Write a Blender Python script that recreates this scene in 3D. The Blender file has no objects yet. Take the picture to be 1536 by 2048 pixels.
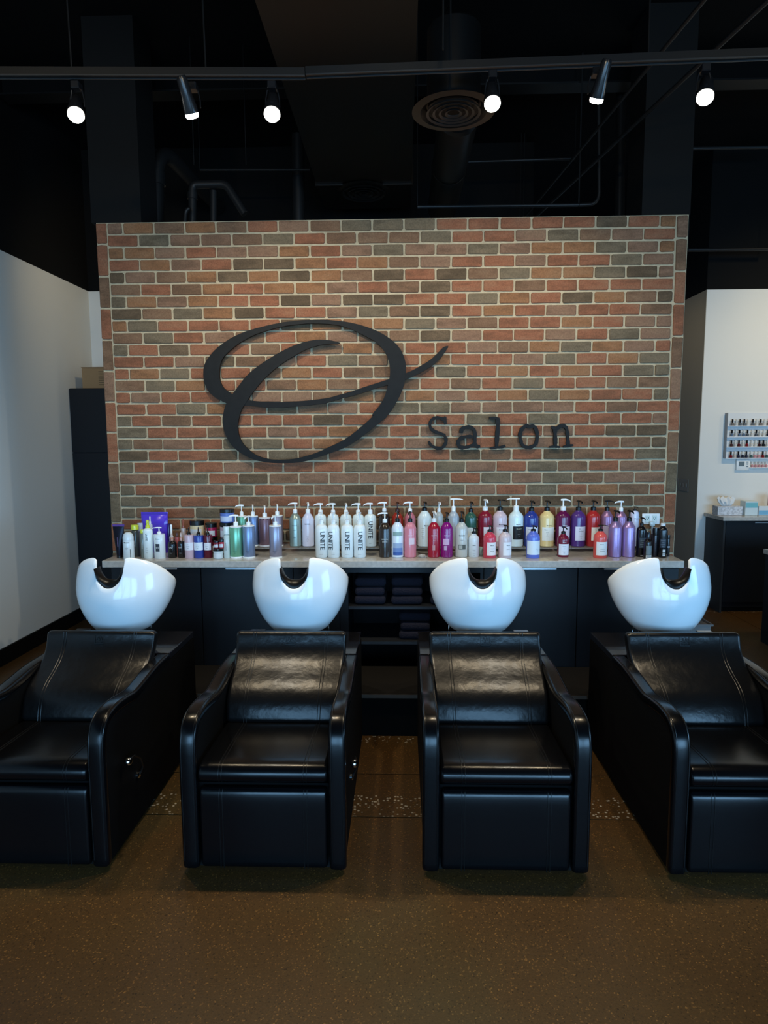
import bpy, bmesh, math, random
from math import sin, cos, pi, radians
from mathutils import Vector, Matrix
random.seed(7)
SC = bpy.context.scene
COL = SC.collection
# ------------------------------------------------------------------ camera
F, YAW, PIT, ROL, H = 1310.0, -.028, .111, -.005, 1.645
fw = Vector((sin(YAW)*cos(PIT), cos(YAW)*cos(PIT), -sin(PIT)))
r_ = Vector((cos(YAW), -sin(YAW), 0)); u_ = r_.cross(fw)
R2 = r_*cos(ROL) + u_*sin(ROL); U2 = -r_*sin(ROL) + u_*cos(ROL)
CAM = Vector((0, 0, H))
cd = bpy.data.cameras.new('camera'); cam = bpy.data.objects.new('camera', cd); COL.objects.link(cam)
cam.matrix_world = Matrix(((R2.x, U2.x, -fw.x, 0), (R2.y, U2.y, -fw.y, 0), (R2.z, U2.z, -fw.z, H), (0, 0, 0, 1)))
cd.sensor_fit = 'VERTICAL'; cd.sensor_height = 32.0; cd.lens = F/2048*32.0; cd.clip_start = .05; cd.clip_end = 60
SC.camera = cam
# ------------------------------------------------------------------ world, exposure
w = bpy.data.worlds.new('world'); SC.world = w; w.use_nodes = True
bg = w.node_tree.nodes['Background']; bg.inputs[0].default_value = (.35, .6, 1, 1); bg.inputs[1].default_value = .12
vs = SC.view_settings; vs.view_transform = 'Standard'; vs.look = 'None'; vs.exposure = 0.0; vs.gamma = 1.0; vs.use_curve_mapping = False
# ------------------------------------------------------------------ lights of the room (daylight through the shop windows behind the camera, plus added unseen lights)
def area(name, loc, rot, sx, sy, energy, color, spread=pi):
    l = bpy.data.lights.new(name, 'AREA'); l.shape = 'RECTANGLE'; l.size = sx; l.size_y = sy
    l.energy = energy; l.color = color; l.spread = spread
    o = bpy.data.objects.new(name, l); COL.objects.link(o); o.location = loc; o.rotation_euler = rot
    return o
WIN = (.30, .62, 1.0)
for x, e in ((-1.6, 86), (1.0, 88), (3.6, 125)):
    area('window_and_fill_light', (x, -4.42, 1.35), (radians(72), 0, 0), 2.3, 2.1, e, WIN, radians(125))
area('window_and_fill_light', (5.42, .6, 1.35), (radians(80), 0, radians(90)), 2.6, 1.7, 78, WIN, radians(110))  # side fill with no known window, added to brighten the left wall in blue
LAMP_E, LAMP_C = 46, (1.0, .80, .52)
ROOM_C = (1.0, .80, .49)
def unseen_spot(loc, aim, e, size=100):
    """unseen ceiling spots, several added only to brighten a wall"""
    l = bpy.data.lights.new('unseen_ceiling_spot', 'SPOT'); l.energy = e; l.color = ROOM_C; l.spot_size = radians(size); l.spot_blend = .9; l.shadow_soft_size = .06
    o = bpy.data.objects.new('unseen_ceiling_spot', l); COL.objects.link(o); o.location = loc
    o.rotation_euler = (Vector(aim) - Vector(loc)).to_track_quat('-Z', 'Y').to_euler()
for x in (-2.0, 0.1, 2.2): unseen_spot((x, .7, 3.25), (x*.9, 4.5, 2.6), 52, 75)
unseen_spot((3.6, 4.4, 3.4), (4.0, 6.5, 1.9), 98); unseen_spot((5.0, 4.4, 3.4), (4.8, 6.5, 1.6), 60)  # out-of-view spots added to brighten the right wall
unseen_spot((-1.6, 5.1, 3.5), (-2.9, 6.28, 2.6), 22)  # unseen spot added behind the partition to brighten the rear wall strip
unseen_spot((1.6, 6.4, 3.4), (2.9, 7.0, 1.4), 17)  # unseen spot added to lift the taupe return wall
unseen_spot((-.6, 1.2, 3.3), (-2.95, 4.2, 2.3), 30, 90)

# ------------------------------------------------------------------ helpers
def at(px, py, Y):
    d = fw*F + R2*(px-768) + U2*(1024-py)
    return CAM + d*(Y/d.y)
MATS = {}
def mat(name, c, rough=.5, metal=0.0, coat=0.0, spec=.5, bump=0, bscale=60, var=0, vscale=8, emit=None, es=0, trans=0, ior=1.45, croug=.05):
    if name in MATS: return MATS[name]
    m = bpy.data.materials.new(name); m.use_nodes = True; MATS[name] = m
    nt = m.node_tree; b = nt.nodes['Principled BSDF']
    b.inputs['Base Color'].default_value = (*c, 1); b.inputs['Roughness'].default_value = rough
    b.inputs['Metallic'].default_value = metal; b.inputs['Coat Weight'].default_value = coat; b.inputs['Coat Roughness'].default_value = croug
    b.inputs['Specular IOR Level'].default_value = spec; b.inputs['Transmission Weight'].default_value = trans; b.inputs['IOR'].default_value = ior
    if emit: b.inputs['Emission Color'].default_value = (*emit, 1); b.inputs['Emission Strength'].default_value = es
    if bump or var:
        tc = nt.nodes.new('ShaderNodeTexCoord')
    if bump:
        n = nt.nodes.new('ShaderNodeTexNoise'); n.inputs['Scale'].default_value = bscale; n.inputs['Detail'].default_value = 4
        bp = nt.nodes.new('ShaderNodeBump'); bp.inputs['Strength'].default_value = bump; bp.inputs['Distance'].default_value = .01
        nt.links.new(tc.outputs['Object'], n.inputs['Vector']); nt.links.new(n.outputs['Fac'], bp.inputs['Height']); nt.links.new(bp.outputs['Normal'], b.inputs['Normal'])
    if var:
        n = nt.nodes.new('ShaderNodeTexNoise'); n.inputs['Scale'].default_value = vscale; n.inputs['Detail'].default_value = 5
        mp = nt.nodes.new('ShaderNodeMapRange'); mp.inputs['From Min'].default_value = .3; mp.inputs['From Max'].default_value = .7
        mp.inputs['To Min'].default_value = 1-var; mp.inputs['To Max'].default_value = 1+var
        mx = nt.nodes.new('ShaderNodeVectorMath'); mx.operation = 'SCALE'; mx.inputs[0].default_value = c
        nt.links.new(tc.outputs['Object'], n.inputs['Vector']); nt.links.new(n.outputs['Fac'], mp.inputs['Value'])
        nt.links.new(mp.outputs['Result'], mx.inputs['Scale']); nt.links.new(mx.outputs['Vector'], b.inputs['Base Color'])
    return m
def srgb(r, g, b, k=1.0):
    f = lambda v: ((v/255+.055)/1.055)**2.4 if v > 10 else v/255/12.92
    return (f(r)*k, f(g)*k, f(b)*k)
class MB:
    def __init__(s): s.bm = bmesh.new(); s.mi = 0
    def face(s, vs):
        try:
            f = s.bm.faces.new(vs); f.material_index = s.mi; return f
        except ValueError: return None
    def box(s, x0, x1, y0, y1, z0, z1, bev=0, seg=2):
        v = [s.bm.verts.new((x, y, z)) for x in (x0, x1) for y in (y0, y1) for z in (z0, z1)]
        fs = [s.face([v[i] for i in q]) for q in ((0, 1, 3, 2), (4, 6, 7, 5), (0, 4, 5, 1), (2, 3, 7, 6), (0, 2, 6, 4), (1, 5, 7, 3))]
        if bev:
            es = list({e for f in fs for e in f.edges})
            bmesh.ops.bevel(s.bm, geom=es, offset=bev, segments=seg, affect='EDGES', profile=.5)
        return s
    def ring(s, pts): return [s.bm.verts.new(p) for p in pts]
    def bridge(s, a, b, closed=True):
        n = len(a)
        for i in range(n if closed else n-1):
            s.face((a[i], a[(i+1) % n], b[(i+1) % n], b[i]))
    def lathe(s, prof, cx=0, cy=0, n=20, cap=True):
        rs = [s.ring([(cx+r*cos(2*pi*k/n), cy+r*sin(2*pi*k/n), z) for k in range(n)]) for r, z in prof]
        for a, b in zip(rs, rs[1:]): s.bridge(a, b)
        if cap: s.face(rs[0][::-1]); s.face(rs[-1])
        return s
    def tube(s, pts, r, n=10, cap=True):
        pts = [Vector(p) for p in pts]; rr = r if isinstance(r, (list, tuple)) else [r]*len(pts)
        t0 = (pts[1]-pts[0]).normalized(); up = Vector((0, 0, 1)) if abs(t0.z) < .9 else Vector((1, 0, 0))
        prev = None; a = t0.cross(up).normalized()
        for i, p in enumerate(pts):
            t = ((pts[min(i+1, len(pts)-1)]-p).normalized() + (p-pts[max(i-1, 0)]).normalized())
            t = t.normalized() if t.length > 1e-6 else t0
            a = (a - t*a.dot(t)).normalized(); b = t.cross(a)
            cur = s.ring([p + (a*cos(2*pi*k/n)+b*sin(2*pi*k/n))*rr[i] for k in range(n)])
            if prev: s.bridge(prev, cur)
            elif cap: s.face(cur[::-1])
            prev = cur
        if cap: s.face(prev)
        return s
    def prism(s, poly, axis, a, b):
        mk = (lambda p, t: (t, p[0], p[1])) if axis == 'x' else ((lambda p, t: (p[0], t, p[1])) if axis == 'y' else (lambda p, t: (p[0], p[1], t)))
        A = s.ring([mk(p, a) for p in poly]); B = s.ring([mk(p, b) for p in poly])
        s.bridge(A, B); s.face(A[::-1]); s.face(B); return s
    def mesh(s, name, mats, smooth=True, ang=35):
        bmesh.ops.recalc_face_normals(s.bm, faces=s.bm.faces)
        me = bpy.data.meshes.new(name); s.bm.to_mesh(me); s.bm.free()
        for m in (mats if isinstance(mats, (list, tuple)) else [mats]): me.materials.append(m)
        if smooth:
            me.shade_smooth(); me.set_sharp_from_angle(angle=radians(ang))
        return me
def link(name, me, parent=None, loc=None, rot=None):
    o = bpy.data.objects.new(name, me); COL.objects.link(o)
    if parent: o.parent = parent
    if loc is not None: o.location = loc
    if rot is not None: o.rotation_euler = rot
    return o
def tag(o, label, cat, group=None):
    o['label'] = label; o['category'] = cat
    if group: o['group'] = group
    return o
def thing(name, label, cat, loc=(0, 0, 0), group=None, rz=0):
    o = bpy.data.objects.new(name, None); COL.objects.link(o); o.location = loc; o.rotation_euler = (0, 0, rz); o.empty_display_size = .05
    return tag(o, label, cat, group)
def struct(name, me):
    o = link(name, me); o['kind'] = 'structure'; return o
def part(name, mb, m, parent, smooth=True, loc=None, rot=None, ang=35):
    return link(name, mb.mesh(name, m, smooth, ang), parent, loc, rot)
def text_mesh(s, size, align='CENTER', bold=0.0):
    c = bpy.data.curves.new('t', 'FONT'); c.body = s; c.size = size; c.align_x = align; c.align_y = 'CENTER'; c.resolution_u = 2; c.offset = bold; c.extrude = 0
    o = bpy.data.objects.new('t', c); COL.objects.link(o)
    dg = bpy.context.evaluated_depsgraph_get(); me = bpy.data.meshes.new_from_object(o.evaluated_get(dg))
    bpy.data.objects.remove(o); bpy.data.curves.remove(c)
    return me
def catmull(pts, sub):
    out = []; n = len(pts)
    for i in range(n-1):
        p0, p1, p2, p3 = pts[max(i-1, 0)], pts[i], pts[i+1], pts[min(i+2, n-1)]
        for k in range(sub):
            t = k/sub
            out.append(tuple(.5*((2*b)+(-a+c)*t+(2*a-5*b+4*c-d)*t*t+(-a+3*b-3*c+d)*t**3) for a, b, c, d in zip(p0, p1, p2, p3)))
    out.append(tuple(pts[-1])); return out

# ------------------------------------------------------------------ materials
GREY = mat('light_grey_wall_paint', (.80, .80, .76), .85, bump=.03, bscale=300)
BLACKP = mat('black_wall_paint', (.004, .004, .004), .85, spec=.2)
CEILB = mat('black_ceiling_paint', (.003, .003, .003), .85, spec=.15)
PIPE = mat('black_painted_pipe', (.005, .005, .005), .45, spec=.35)
TAUPE = mat('taupe_wall_paint', (.36, .33, .27), .85)
BASEB = mat('black_baseboard', (.003, .003, .0032), .5, spec=.25)
MORT = mat('mortar', srgb(212, 194, 160, .80), .95, bump=.6, bscale=220, var=.12, vscale=30)
BLACKLAM = mat('black_laminate', (.0035, .005, .008), .42, spec=.4)
DARKWOOD = mat('black_wood_interior', (.003, .003, .004), .6, spec=.2)
STONE = mat('grey_stone_counter', srgb(186, 184, 178), .11, var=.12, vscale=45)
SILVER = mat('brushed_silver', (.55, .57, .6), .3, metal=1)
CHROME = mat('chrome', (.8, .8, .8), .08, metal=1)
CERAM = mat('white_ceramic', (.76, .81, .83), .13, coat=.15)
GLOSSB = mat('gloss_black_deck', (.008, .008, .01), .06, spec=.8)
LEATH = mat('black_leather', (.004, .004, .0042), .30, bump=.30, bscale=16, spec=.40)
LEATHT = mat('black_leather_smooth', (.0018, .0020, .0026), .22, bump=.03, bscale=30, spec=.40)
SEAM = mat('leather_seam', (.002, .002, .002), .35)
SIDEP = mat('black_side_panel', (.0015, .0015, .0016), .75, spec=.12)
GEL = mat('black_gel', (.003, .003, .003), .35, spec=.3)
SIGNB = mat('black_sign_metal', (.007, .0075, .0075), .6, spec=.25, var=.2, vscale=20)
WHITEP = mat('white_plastic', (.82, .84, .84), .35)
BLACKPL = mat('black_plastic', (.010, .010, .011), .25)
LENS = mat('lamp_lens', (1, 1, 1), .3, emit=(1, .97, .86), es=14)

# ================================================================== SETTING
XL, XR, YB, YR, PL = -2.95, 2.9, 6.28, 6.5, 3.04
# floor: slabs separated by saw cuts
def floor_mat():
    m = bpy.data.materials.new('polished_concrete'); m.use_nodes = True; nt = m.node_tree; N = nt.nodes; L = nt.links; b = N['Principled BSDF']
    g = N.new('ShaderNodeNewGeometry')
    def noise(sc, det=4):
        n = N.new('ShaderNodeTexNoise'); n.inputs['Scale'].default_value = sc; n.inputs['Detail'].default_value = det; L.new(g.outputs['Position'], n.inputs['Vector']); return n
    def ramp(src, stops):
        r = N.new('ShaderNodeValToRGB'); L.new(src, r.inputs[0]); e = r.color_ramp.elements
        while len(e) < len(stops): e.new(.5)
        for el, (p, c) in zip(e, stops): el.position = p; el.color = (*c, 1) if len(c) == 3 else c
        return r
    base = ramp(noise(.9, 6).outputs['Fac'], [(.36, (.070, .034, .010)), (.5, (.080, .041, .012)), (.62, (.072, .047, .016))])
    fine = noise(160, 3); v = N.new('ShaderNodeTexVoronoi'); v.inputs['Scale'].default_value = 230; L.new(g.outputs['Position'], v.inputs['Vector'])
    gr = N.new('ShaderNodeValToRGB'); L.new(v.outputs['Color'], gr.inputs[0]); e = gr.color_ramp.elements
    e[0].position = 0; e[0].color = (.15, .15, .15, 1); e[1].position = .22; e[1].color = (.85, .85, .85, 1)
    x = e.new(.8); x.color = (1.05, 1.0, .95, 1); x = e.new(.93); x.color = (3.2, 2.9, 2.4, 1)
    mul = N.new('ShaderNodeMix'); mul.data_type = 'RGBA'; mul.blend_type = 'MULTIPLY'; mul.inputs[0].default_value = .85
    L.new(base.outputs[0], mul.inputs[6]); L.new(gr.outputs[0], mul.inputs[7])
    # exposed pebbles in two bands where the grinding went deeper
    sep = N.new('ShaderNodeSeparateXYZ'); L.new(g.outputs['Position'], sep.inputs[0])
    def band(c, h):
        s = N.new('ShaderNodeMath'); s.operation = 'SUBTRACT'; L.new(sep.outputs['Y'], s.inputs[0]); s.inputs[1].default_value = c
        a = N.new('ShaderNodeMath'); a.operation = 'ABSOLUTE'; L.new(s.outputs[0], a.inputs[0])
        l = N.new('ShaderNodeMath'); l.operation = 'LESS_THAN'; L.new(a.outputs[0], l.inputs[0]); l.inputs[1].default_value = h; return l
    b1 = band(2.79, .085); b2 = band(3.46, .05); b3 = band(6.21, .07)
    ad = N.new('ShaderNodeMath'); ad.operation = 'ADD'; L.new(b1.outputs[0], ad.inputs[0]); L.new(b2.outputs[0], ad.inputs[1])
    ad2 = N.new('ShaderNodeMath'); ad2.operation = 'ADD'; ad2.use_clamp = True; L.new(ad.outputs[0], ad2.inputs[0]); L.new(b3.outputs[0], ad2.inputs[1])
    v2 = N.new('ShaderNodeTexVoronoi'); v2.inputs['Scale'].default_value = 62; v2.feature = 'F1'; L.new(g.outputs['Position'], v2.inputs['Vector'])
    st = ramp(v2.outputs['Distance'], [(.2, (1, 1, 1)), (.42, (0, 0, 0))])
    pick = N.new('ShaderNodeMath'); pick.operation = 'GREATER_THAN'; L.new(v2.outputs['Color'], pick.inputs[0]); pick.inputs[1].default_value = .52
    fac = N.new('ShaderNodeMath'); fac.operation = 'MULTIPLY'; L.new(st.outputs[0], fac.inputs[0]); L.new(pick.outputs[0], fac.inputs[1])
    fac2 = N.new('ShaderNodeMath'); fac2.operation = 'MULTIPLY'; L.new(fac.outputs[0], fac2.inputs[0]); L.new(ad2.outputs[0], fac2.inputs[1])
    mx = N.new('ShaderNodeMix'); mx.data_type = 'RGBA'; L.new(fac2.outputs[0], mx.inputs[0]); L.new(mul.outputs[2], mx.inputs[6]); mx.inputs[7].default_value = (.42, .36, .27, 1)
    L.new(mx.outputs[2], b.inputs['Base Color'])
    rr = N.new('ShaderNodeMapRange'); L.new(noise(2.2, 5).outputs['Fac'], rr.inputs['Value']); rr.inputs['To Min'].default_value = .30; rr.inputs['To Max'].default_value = .46
    L.new(rr.outputs[0], b.inputs['Roughness']); b.inputs['Specular IOR Level'].default_value = .35
    bp = N.new('ShaderNodeBump'); bp.inputs['Strength'].default_value = .08; bp.inputs['Distance'].default_value = .004; L.new(fine.outputs['Fac'], bp.inputs['Height']); L.new(bp.outputs[0], b.inputs['Normal'])
    return m
FLOOR = floor_mat()
floor = struct('floor', MB().box(-3.1, 5.6, -4.6, 9, -.12, -.012).mesh('floor', mat('saw_cut_joint', (.12, .10, .06), .8), False))
xs, ys = [-3.1, -.62+3.7, 5.6], [-4.6, -1.0, 2.70, 3.07, 6.13, 9.0]
xs = [-3.1, 3.08, 5.6]
for i in range(2):
    for j in range(5):
        part('slab', MB().box(xs[i]+.0025, xs[i+1]-.0025, ys[j]+.0025, ys[j+1]-.0025, -.012, 0), FLOOR, floor, False)
# ceiling deck and walls
struct('ceiling', MB().box(-3.1, 5.6, -4.6, 9, 4.30, 4.40).mesh('ceiling', CEILB, False))
def two_tone(name, x0, x1, y0, y1, low=GREY):
    m = MB(); m.mi = 0; m.box(x0, x1, y0, y1, 0, PL); m.mi = 1; m.box(x0, x1, y0, y1, PL, 4.30)
    for f in m.bm.faces: pass
    return struct(name, m.mesh(name, [low, BLACKP], False))
two_tone('wall_left', XL-.12, XL, -4.6, YB)
two_tone('wall_rear', XL-.12, 1.2, YB, YB+.12)
two_tone('wall_right_front', XR, 5.5, YR, YR+.12)
two_tone('wall_right_return', XR-.005, XR-.0005, YR-.0004, 8.9, TAUPE)
two_tone('wall_corridor_end', 1.2, XR, 8.9, 9.0)
two_tone('wall_right', 5.5, 5.6, -4.6, 8.9)
struct('baseboard_left', MB().box(XL, XL+.014, -4.5, YB, 0, .125).mesh('baseboard_left', BASEB, False))
struct('baseboard_rear', MB().box(XL+.014, 1.2, YB-.014, YB, 0, .125).mesh('baseboard_rear', BASEB, False))
struct('baseboard_right', MB().box(XR-.019, XR-.0055, YR, 8.9, 0, .125).mesh('baseboard_right', BASEB, False))
# shop front behind the camera with window openings
m = MB(); m.box(-3.1, 5.6, -4.7, -4.6, 2.5, 4.30); m.box(-3.1, 5.6, -4.7, -4.6, 0, .2)
for x0, x1 in ((-3.1, -2.8), (-.42, -.18), (2.18, 2.42), (4.8, 5.6)): m.box(x0, x1, -4.7, -4.6, .2, 2.5)
struct('wall_front', m.mesh('wall_front', BLACKP, False))
for k, x in enumerate((-1.6, 1.0, 3.6)):
    m = MB()
    for a, b_ in ((-1.19, -1.13), (1.13, 1.19), (-.03, .03)): m.box(x+a, x+b_, -4.68, -4.62, .2, 2.5)
    m.box(x-1.13, x-.03, -4.68, -4.62, .2, .26); m.box(x+.03, x+1.13, -4.68, -4.62, .2, .26); m.box(x-1.13, x-.03, -4.68, -4.62, 2.44, 2.5); m.box(x+.03, x+1.13, -4.68, -4.62, 2.44, 2.5)
    struct('window_%d' % (k+1), m.mesh('window', BASEB, False))
m = MB(); m.box(5.46, 5.499, -.75, -.70, .45, 2.25); m.box(5.46, 5.499, 1.90, 1.95, .45, 2.25); m.box(5.46, 5.499, -.70, 1.90, .45, .50); m.box(5.46, 5.499, -.70, 1.90, 2.20, 2.25)
struct('window_4', m.mesh('window', BASEB, False))  # frame added round the side fill light; the wall behind is solid

# ------------------------------------------------------------------ brick partition
D, BX, BW, BH, WT = 4.39, -1.915, .2032, .0775, 3.05
part_wall = struct('wall_brick_partition', MB().box(BX-.072, BX+18*BW+.078, D, D+.16, 0, WT).mesh('wall_brick_partition', [MORT], False))
PAL = {'R': (137, 89, 68), 'O': (136, 96, 69), 'P': (128, 98, 81), 'B': (117, 89, 71), 'G': (108, 95, 79), 'D': (93, 77, 62)}
def brick_mat(k):
    c = srgb(*PAL[k]); c = (c[0]*1.04, c[1]*1.03, c[2]*.94)
    m = bpy.data.materials.new({'R': 'red', 'O': 'orange', 'P': 'pinkish', 'B': 'brown', 'G': 'grey', 'D': 'dark'}[k]+'_brick'); m.use_nodes = True
    nt = m.node_tree; N = nt.nodes; L = nt.links; b = N['Principled BSDF']; b.inputs['Roughness'].default_value = .9; b.inputs['Specular IOR Level'].default_value = .2
    g = N.new('ShaderNodeNewGeometry')
    mp = N.new('ShaderNodeMapping'); L.new(g.outputs['Position'], mp.inputs['Vector']); mp.inputs['Scale'].default_value = (1, 1, 3.2)
    n1 = N.new('ShaderNodeTexNoise'); n1.inputs['Scale'].default_value = 9; n1.inputs['Detail'].default_value = 5; L.new(mp.outputs[0], n1.inputs['Vector'])
    oi = N.new('ShaderNodeObjectInfo')
    add = N.new('ShaderNodeMath'); add.operation = 'MULTIPLY_ADD'; L.new(oi.outputs['Random'], add.inputs[0]); add.inputs[1].default_value = .22; L.new(n1.outputs['Fac'], add.inputs[2])
    r = N.new('ShaderNodeValToRGB'); L.new(add.outputs[0], r.inputs[0]); e = r.color_ramp.elements
    gy = srgb(104, 88, 72); gy = (gy[0]*1.06, gy[1]*1.0, gy[2]*.88)
    e[0].position = .42; e[0].color = (*[v*.66+g_*.14 for v, g_ in zip(c, gy)], 1); e[1].position = .82; e[1].color = (*[v*.8+g_*.45 for v, g_ in zip(c, gy)], 1)
    x = e.new(.58); x.color = (*c, 1)
    n2 = N.new('ShaderNodeTexNoise'); n2.inputs['Scale'].default_value = 120; n2.inputs['Detail'].default_value = 3; L.new(g.outputs['Position'], n2.inputs['Vector'])
    r2 = N.new('ShaderNodeMapRange'); L.new(n2.outputs['Fac'], r2.inputs['Value']); r2.inputs['From Min'].default_value = .3; r2.inputs['From Max'].default_value = .75; r2.inputs['To Min'].default_value = .82; r2.inputs['To Max'].default_value = 1.22
    sc = N.new('ShaderNodeVectorMath'); sc.operation = 'SCALE'; L.new(r.outputs[0], sc.inputs[0]); L.new(r2.outputs[0], sc.inputs['Scale']); L.new(sc.outputs[0], b.inputs['Base Color'])
    bp = N.new('ShaderNodeBump'); bp.inputs['Strength'].default_value = .5; bp.inputs['Distance'].default_value = .004; L.new(n2.outputs['Fac'], bp.inputs['Height']); L.new(bp.outputs[0], b.inputs['Normal'])
    return m
BM = {k: brick_mat(k) for k in PAL}; KEYS = list(PAL)
def brick_outline(w_, h_, rnd):
    hw, hh = w_/2, h_/2; j = lambda a=.0016: rnd.uniform(-a, a); c = lambda: rnd.uniform(.003, .008)
    c1, c2, c3, c4 = c(), c(), c(), c()
    return [(-hw+c1, -hh+j()), (rnd.uniform(-.3, .3)*hw, -hh+j(.0012)), (hw-c2, -hh+j()), (hw+j(), -hh+c2), (hw+j(), hh-c3), (hw-c3, hh+j()), (rnd.uniform(-.3, .3)*hw, hh+j(.0012)), (-hw+c4, hh+j()), (-hw+j(), hh-c4), (-hw+j(), -hh+c1)]
def add_brick(mb, cx, cz, w_, h_, rnd, y0=0):
    o = brick_outline(w_, h_, rnd); d = .010+rnd.uniform(-.0015, .0015)
    A = mb.ring([(cx+x, y0+.004, cz+z) for x, z in o]); B = mb.ring([(cx+x, y0-d+.003, cz+z) for x, z in o]); C = mb.ring([(cx+x*(1-.0045/(w_/2)), y0-d, cz+z*(1-.0035/(h_/2))) for x, z in o])
    mb.bridge(A, B); mb.bridge(B, C); mb.face(C)
rndb = random.Random(3)
VAR = {}
def brick_mesh(kind, k):
    v = rndb.randrange(5); key = (kind, k, v)
    if key not in VAR:
        w_, h_ = {'full': (BW-.0125, BH-.0125), 'vert': (.066, .2032-.0125)}[kind]
        mb = MB(); add_brick(mb, 0, 0, w_, h_, random.Random(hash((v, kind == 'full'))+11)); VAR[key] = mb.mesh('brick', BM[k], False)
    return VAR[key]
ROWS = ["P OBOBRPBGGGRRRRRDR O", "RGPPBGRBBBGRRPGBPR", "O OPRPPORPGPPGPOOGP O", "ROPRDDOROBPRRPRRGP", "D PBODODOBDRDBGOOGDO P", "BRBOROOPRBDRRBRRRR",
        "G OPORRDPDDRRGORDOB D", "DBGODRRPGBDRORPRRB", "O GRRRRDOOOGPBRRORP P", "BGRPBROPBBDPRRPRGP", "G RDRRBRBOBRRPBOGOP R", "RRPDBPRGBRORRPGROG",
        "R OGRRBORBBRGRORORG G", "BGORRBOBRBRBRGRRBB", "R PRRBPPBOBOPROGORR G", "RRGORDBPRGGPPPPRBR", "G RBRRRRDRRRRGRGRRR P", "GRRBRPROBRPPRRPRDD",
        "G BPRGGROBRPBRBPRRB D", "DRRDBGBRRRRDBRDBRG", "G RBRPRRRGPRGPRGBRP P", "PPGRDBPPPPGRGPGBPP", "G RBPGRBPDOPGPRGROB R", "GBRRBRRDRRBODBDBDB"]
while len(ROWS) < 39:
    n = len(ROWS); pick = lambda c: ''.join(rndb.choice('RRRBPGDO') for _ in range(c))
    ROWS.append('G '+pick(17)+' B' if n % 2 == 0 else pick(18))
rest = MB(); KI = {k: i for i, k in enumerate(KEYS)}
def stuff_brick(cx, cz, w_, h_, k): rest.mi = KI[k]; add_brick(rest, cx, cz, w_, h_, rndb, 0)
npart = 0
for r, row in enumerate(ROWS):
    cz = WT-(r+.5)*BH
    if r % 2 == 0:
        a, mid, z_ = row.split(' ')
        stuff_brick(BX+.0508, cz, .1016-.0125, BH-.0125, a); stuff_brick(BX+18*BW-.0508, cz, .1016-.0125, BH-.0125, z_)
        xs_ = [BX+.1016+(i+.5)*BW for i in range(17)]
    else: mid = row; xs_ = [BX+(i+.5)*BW for i in range(18)]
    for x, k in zip(xs_, mid):
        x += rndb.uniform(-.0015, .0015); zz = cz+rndb.uniform(-.001, .001)
        if r < 15 or (r == 15 and npart < 272): link('brick', brick_mesh('full', k), part_wall, (x, D, zz), (0, rndb.uniform(-.006, .006), 0)); npart += 1
        else: stuff_brick(x, zz, BW-.0125, BH-.0125, k)
# soldier bricks along both edges
for cx, first, ks in ((BX-.038, .135, "RRBRBPRRBGRDRB"), (BX+18*BW+.040, .145, "PBRRBPRBGRBRDP")):
    z = WT
    for i, k in enumerate(ks):
        h_ = first if i == 0 else .2032
        if i == 0 or i > 10: stuff_brick(cx, z-h_/2, .066, h_-.0125, k)
        else: link('brick', brick_mesh('vert', k), part_wall, (cx, D, z-h_/2)); npart += 1
        z -= h_
        if z < .25: break
o = link('brick', rest.mesh('brick', [BM[k] for k in KEYS], False), part_wall, (0, D, 0)); o['kind'] = 'stuff'
# black square columns rising behind the partition, black cap strip
for x0, x1 in ((-2.02, -1.69), (1.525, 1.832)):
    pass
struct('trim_1', MB().box(-2.018, -1.69, D+.0, D+.30, WT+.002, 4.30).mesh('trim_1', mat('column_black', (.0075, .007, .0065), .85, spec=.2), False))
struct('trim_2', MB().box(1.525, 1.83, D+.0, D+.30, WT+.002, 4.30).mesh('trim_2', MATS['column_black'], False))

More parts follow.
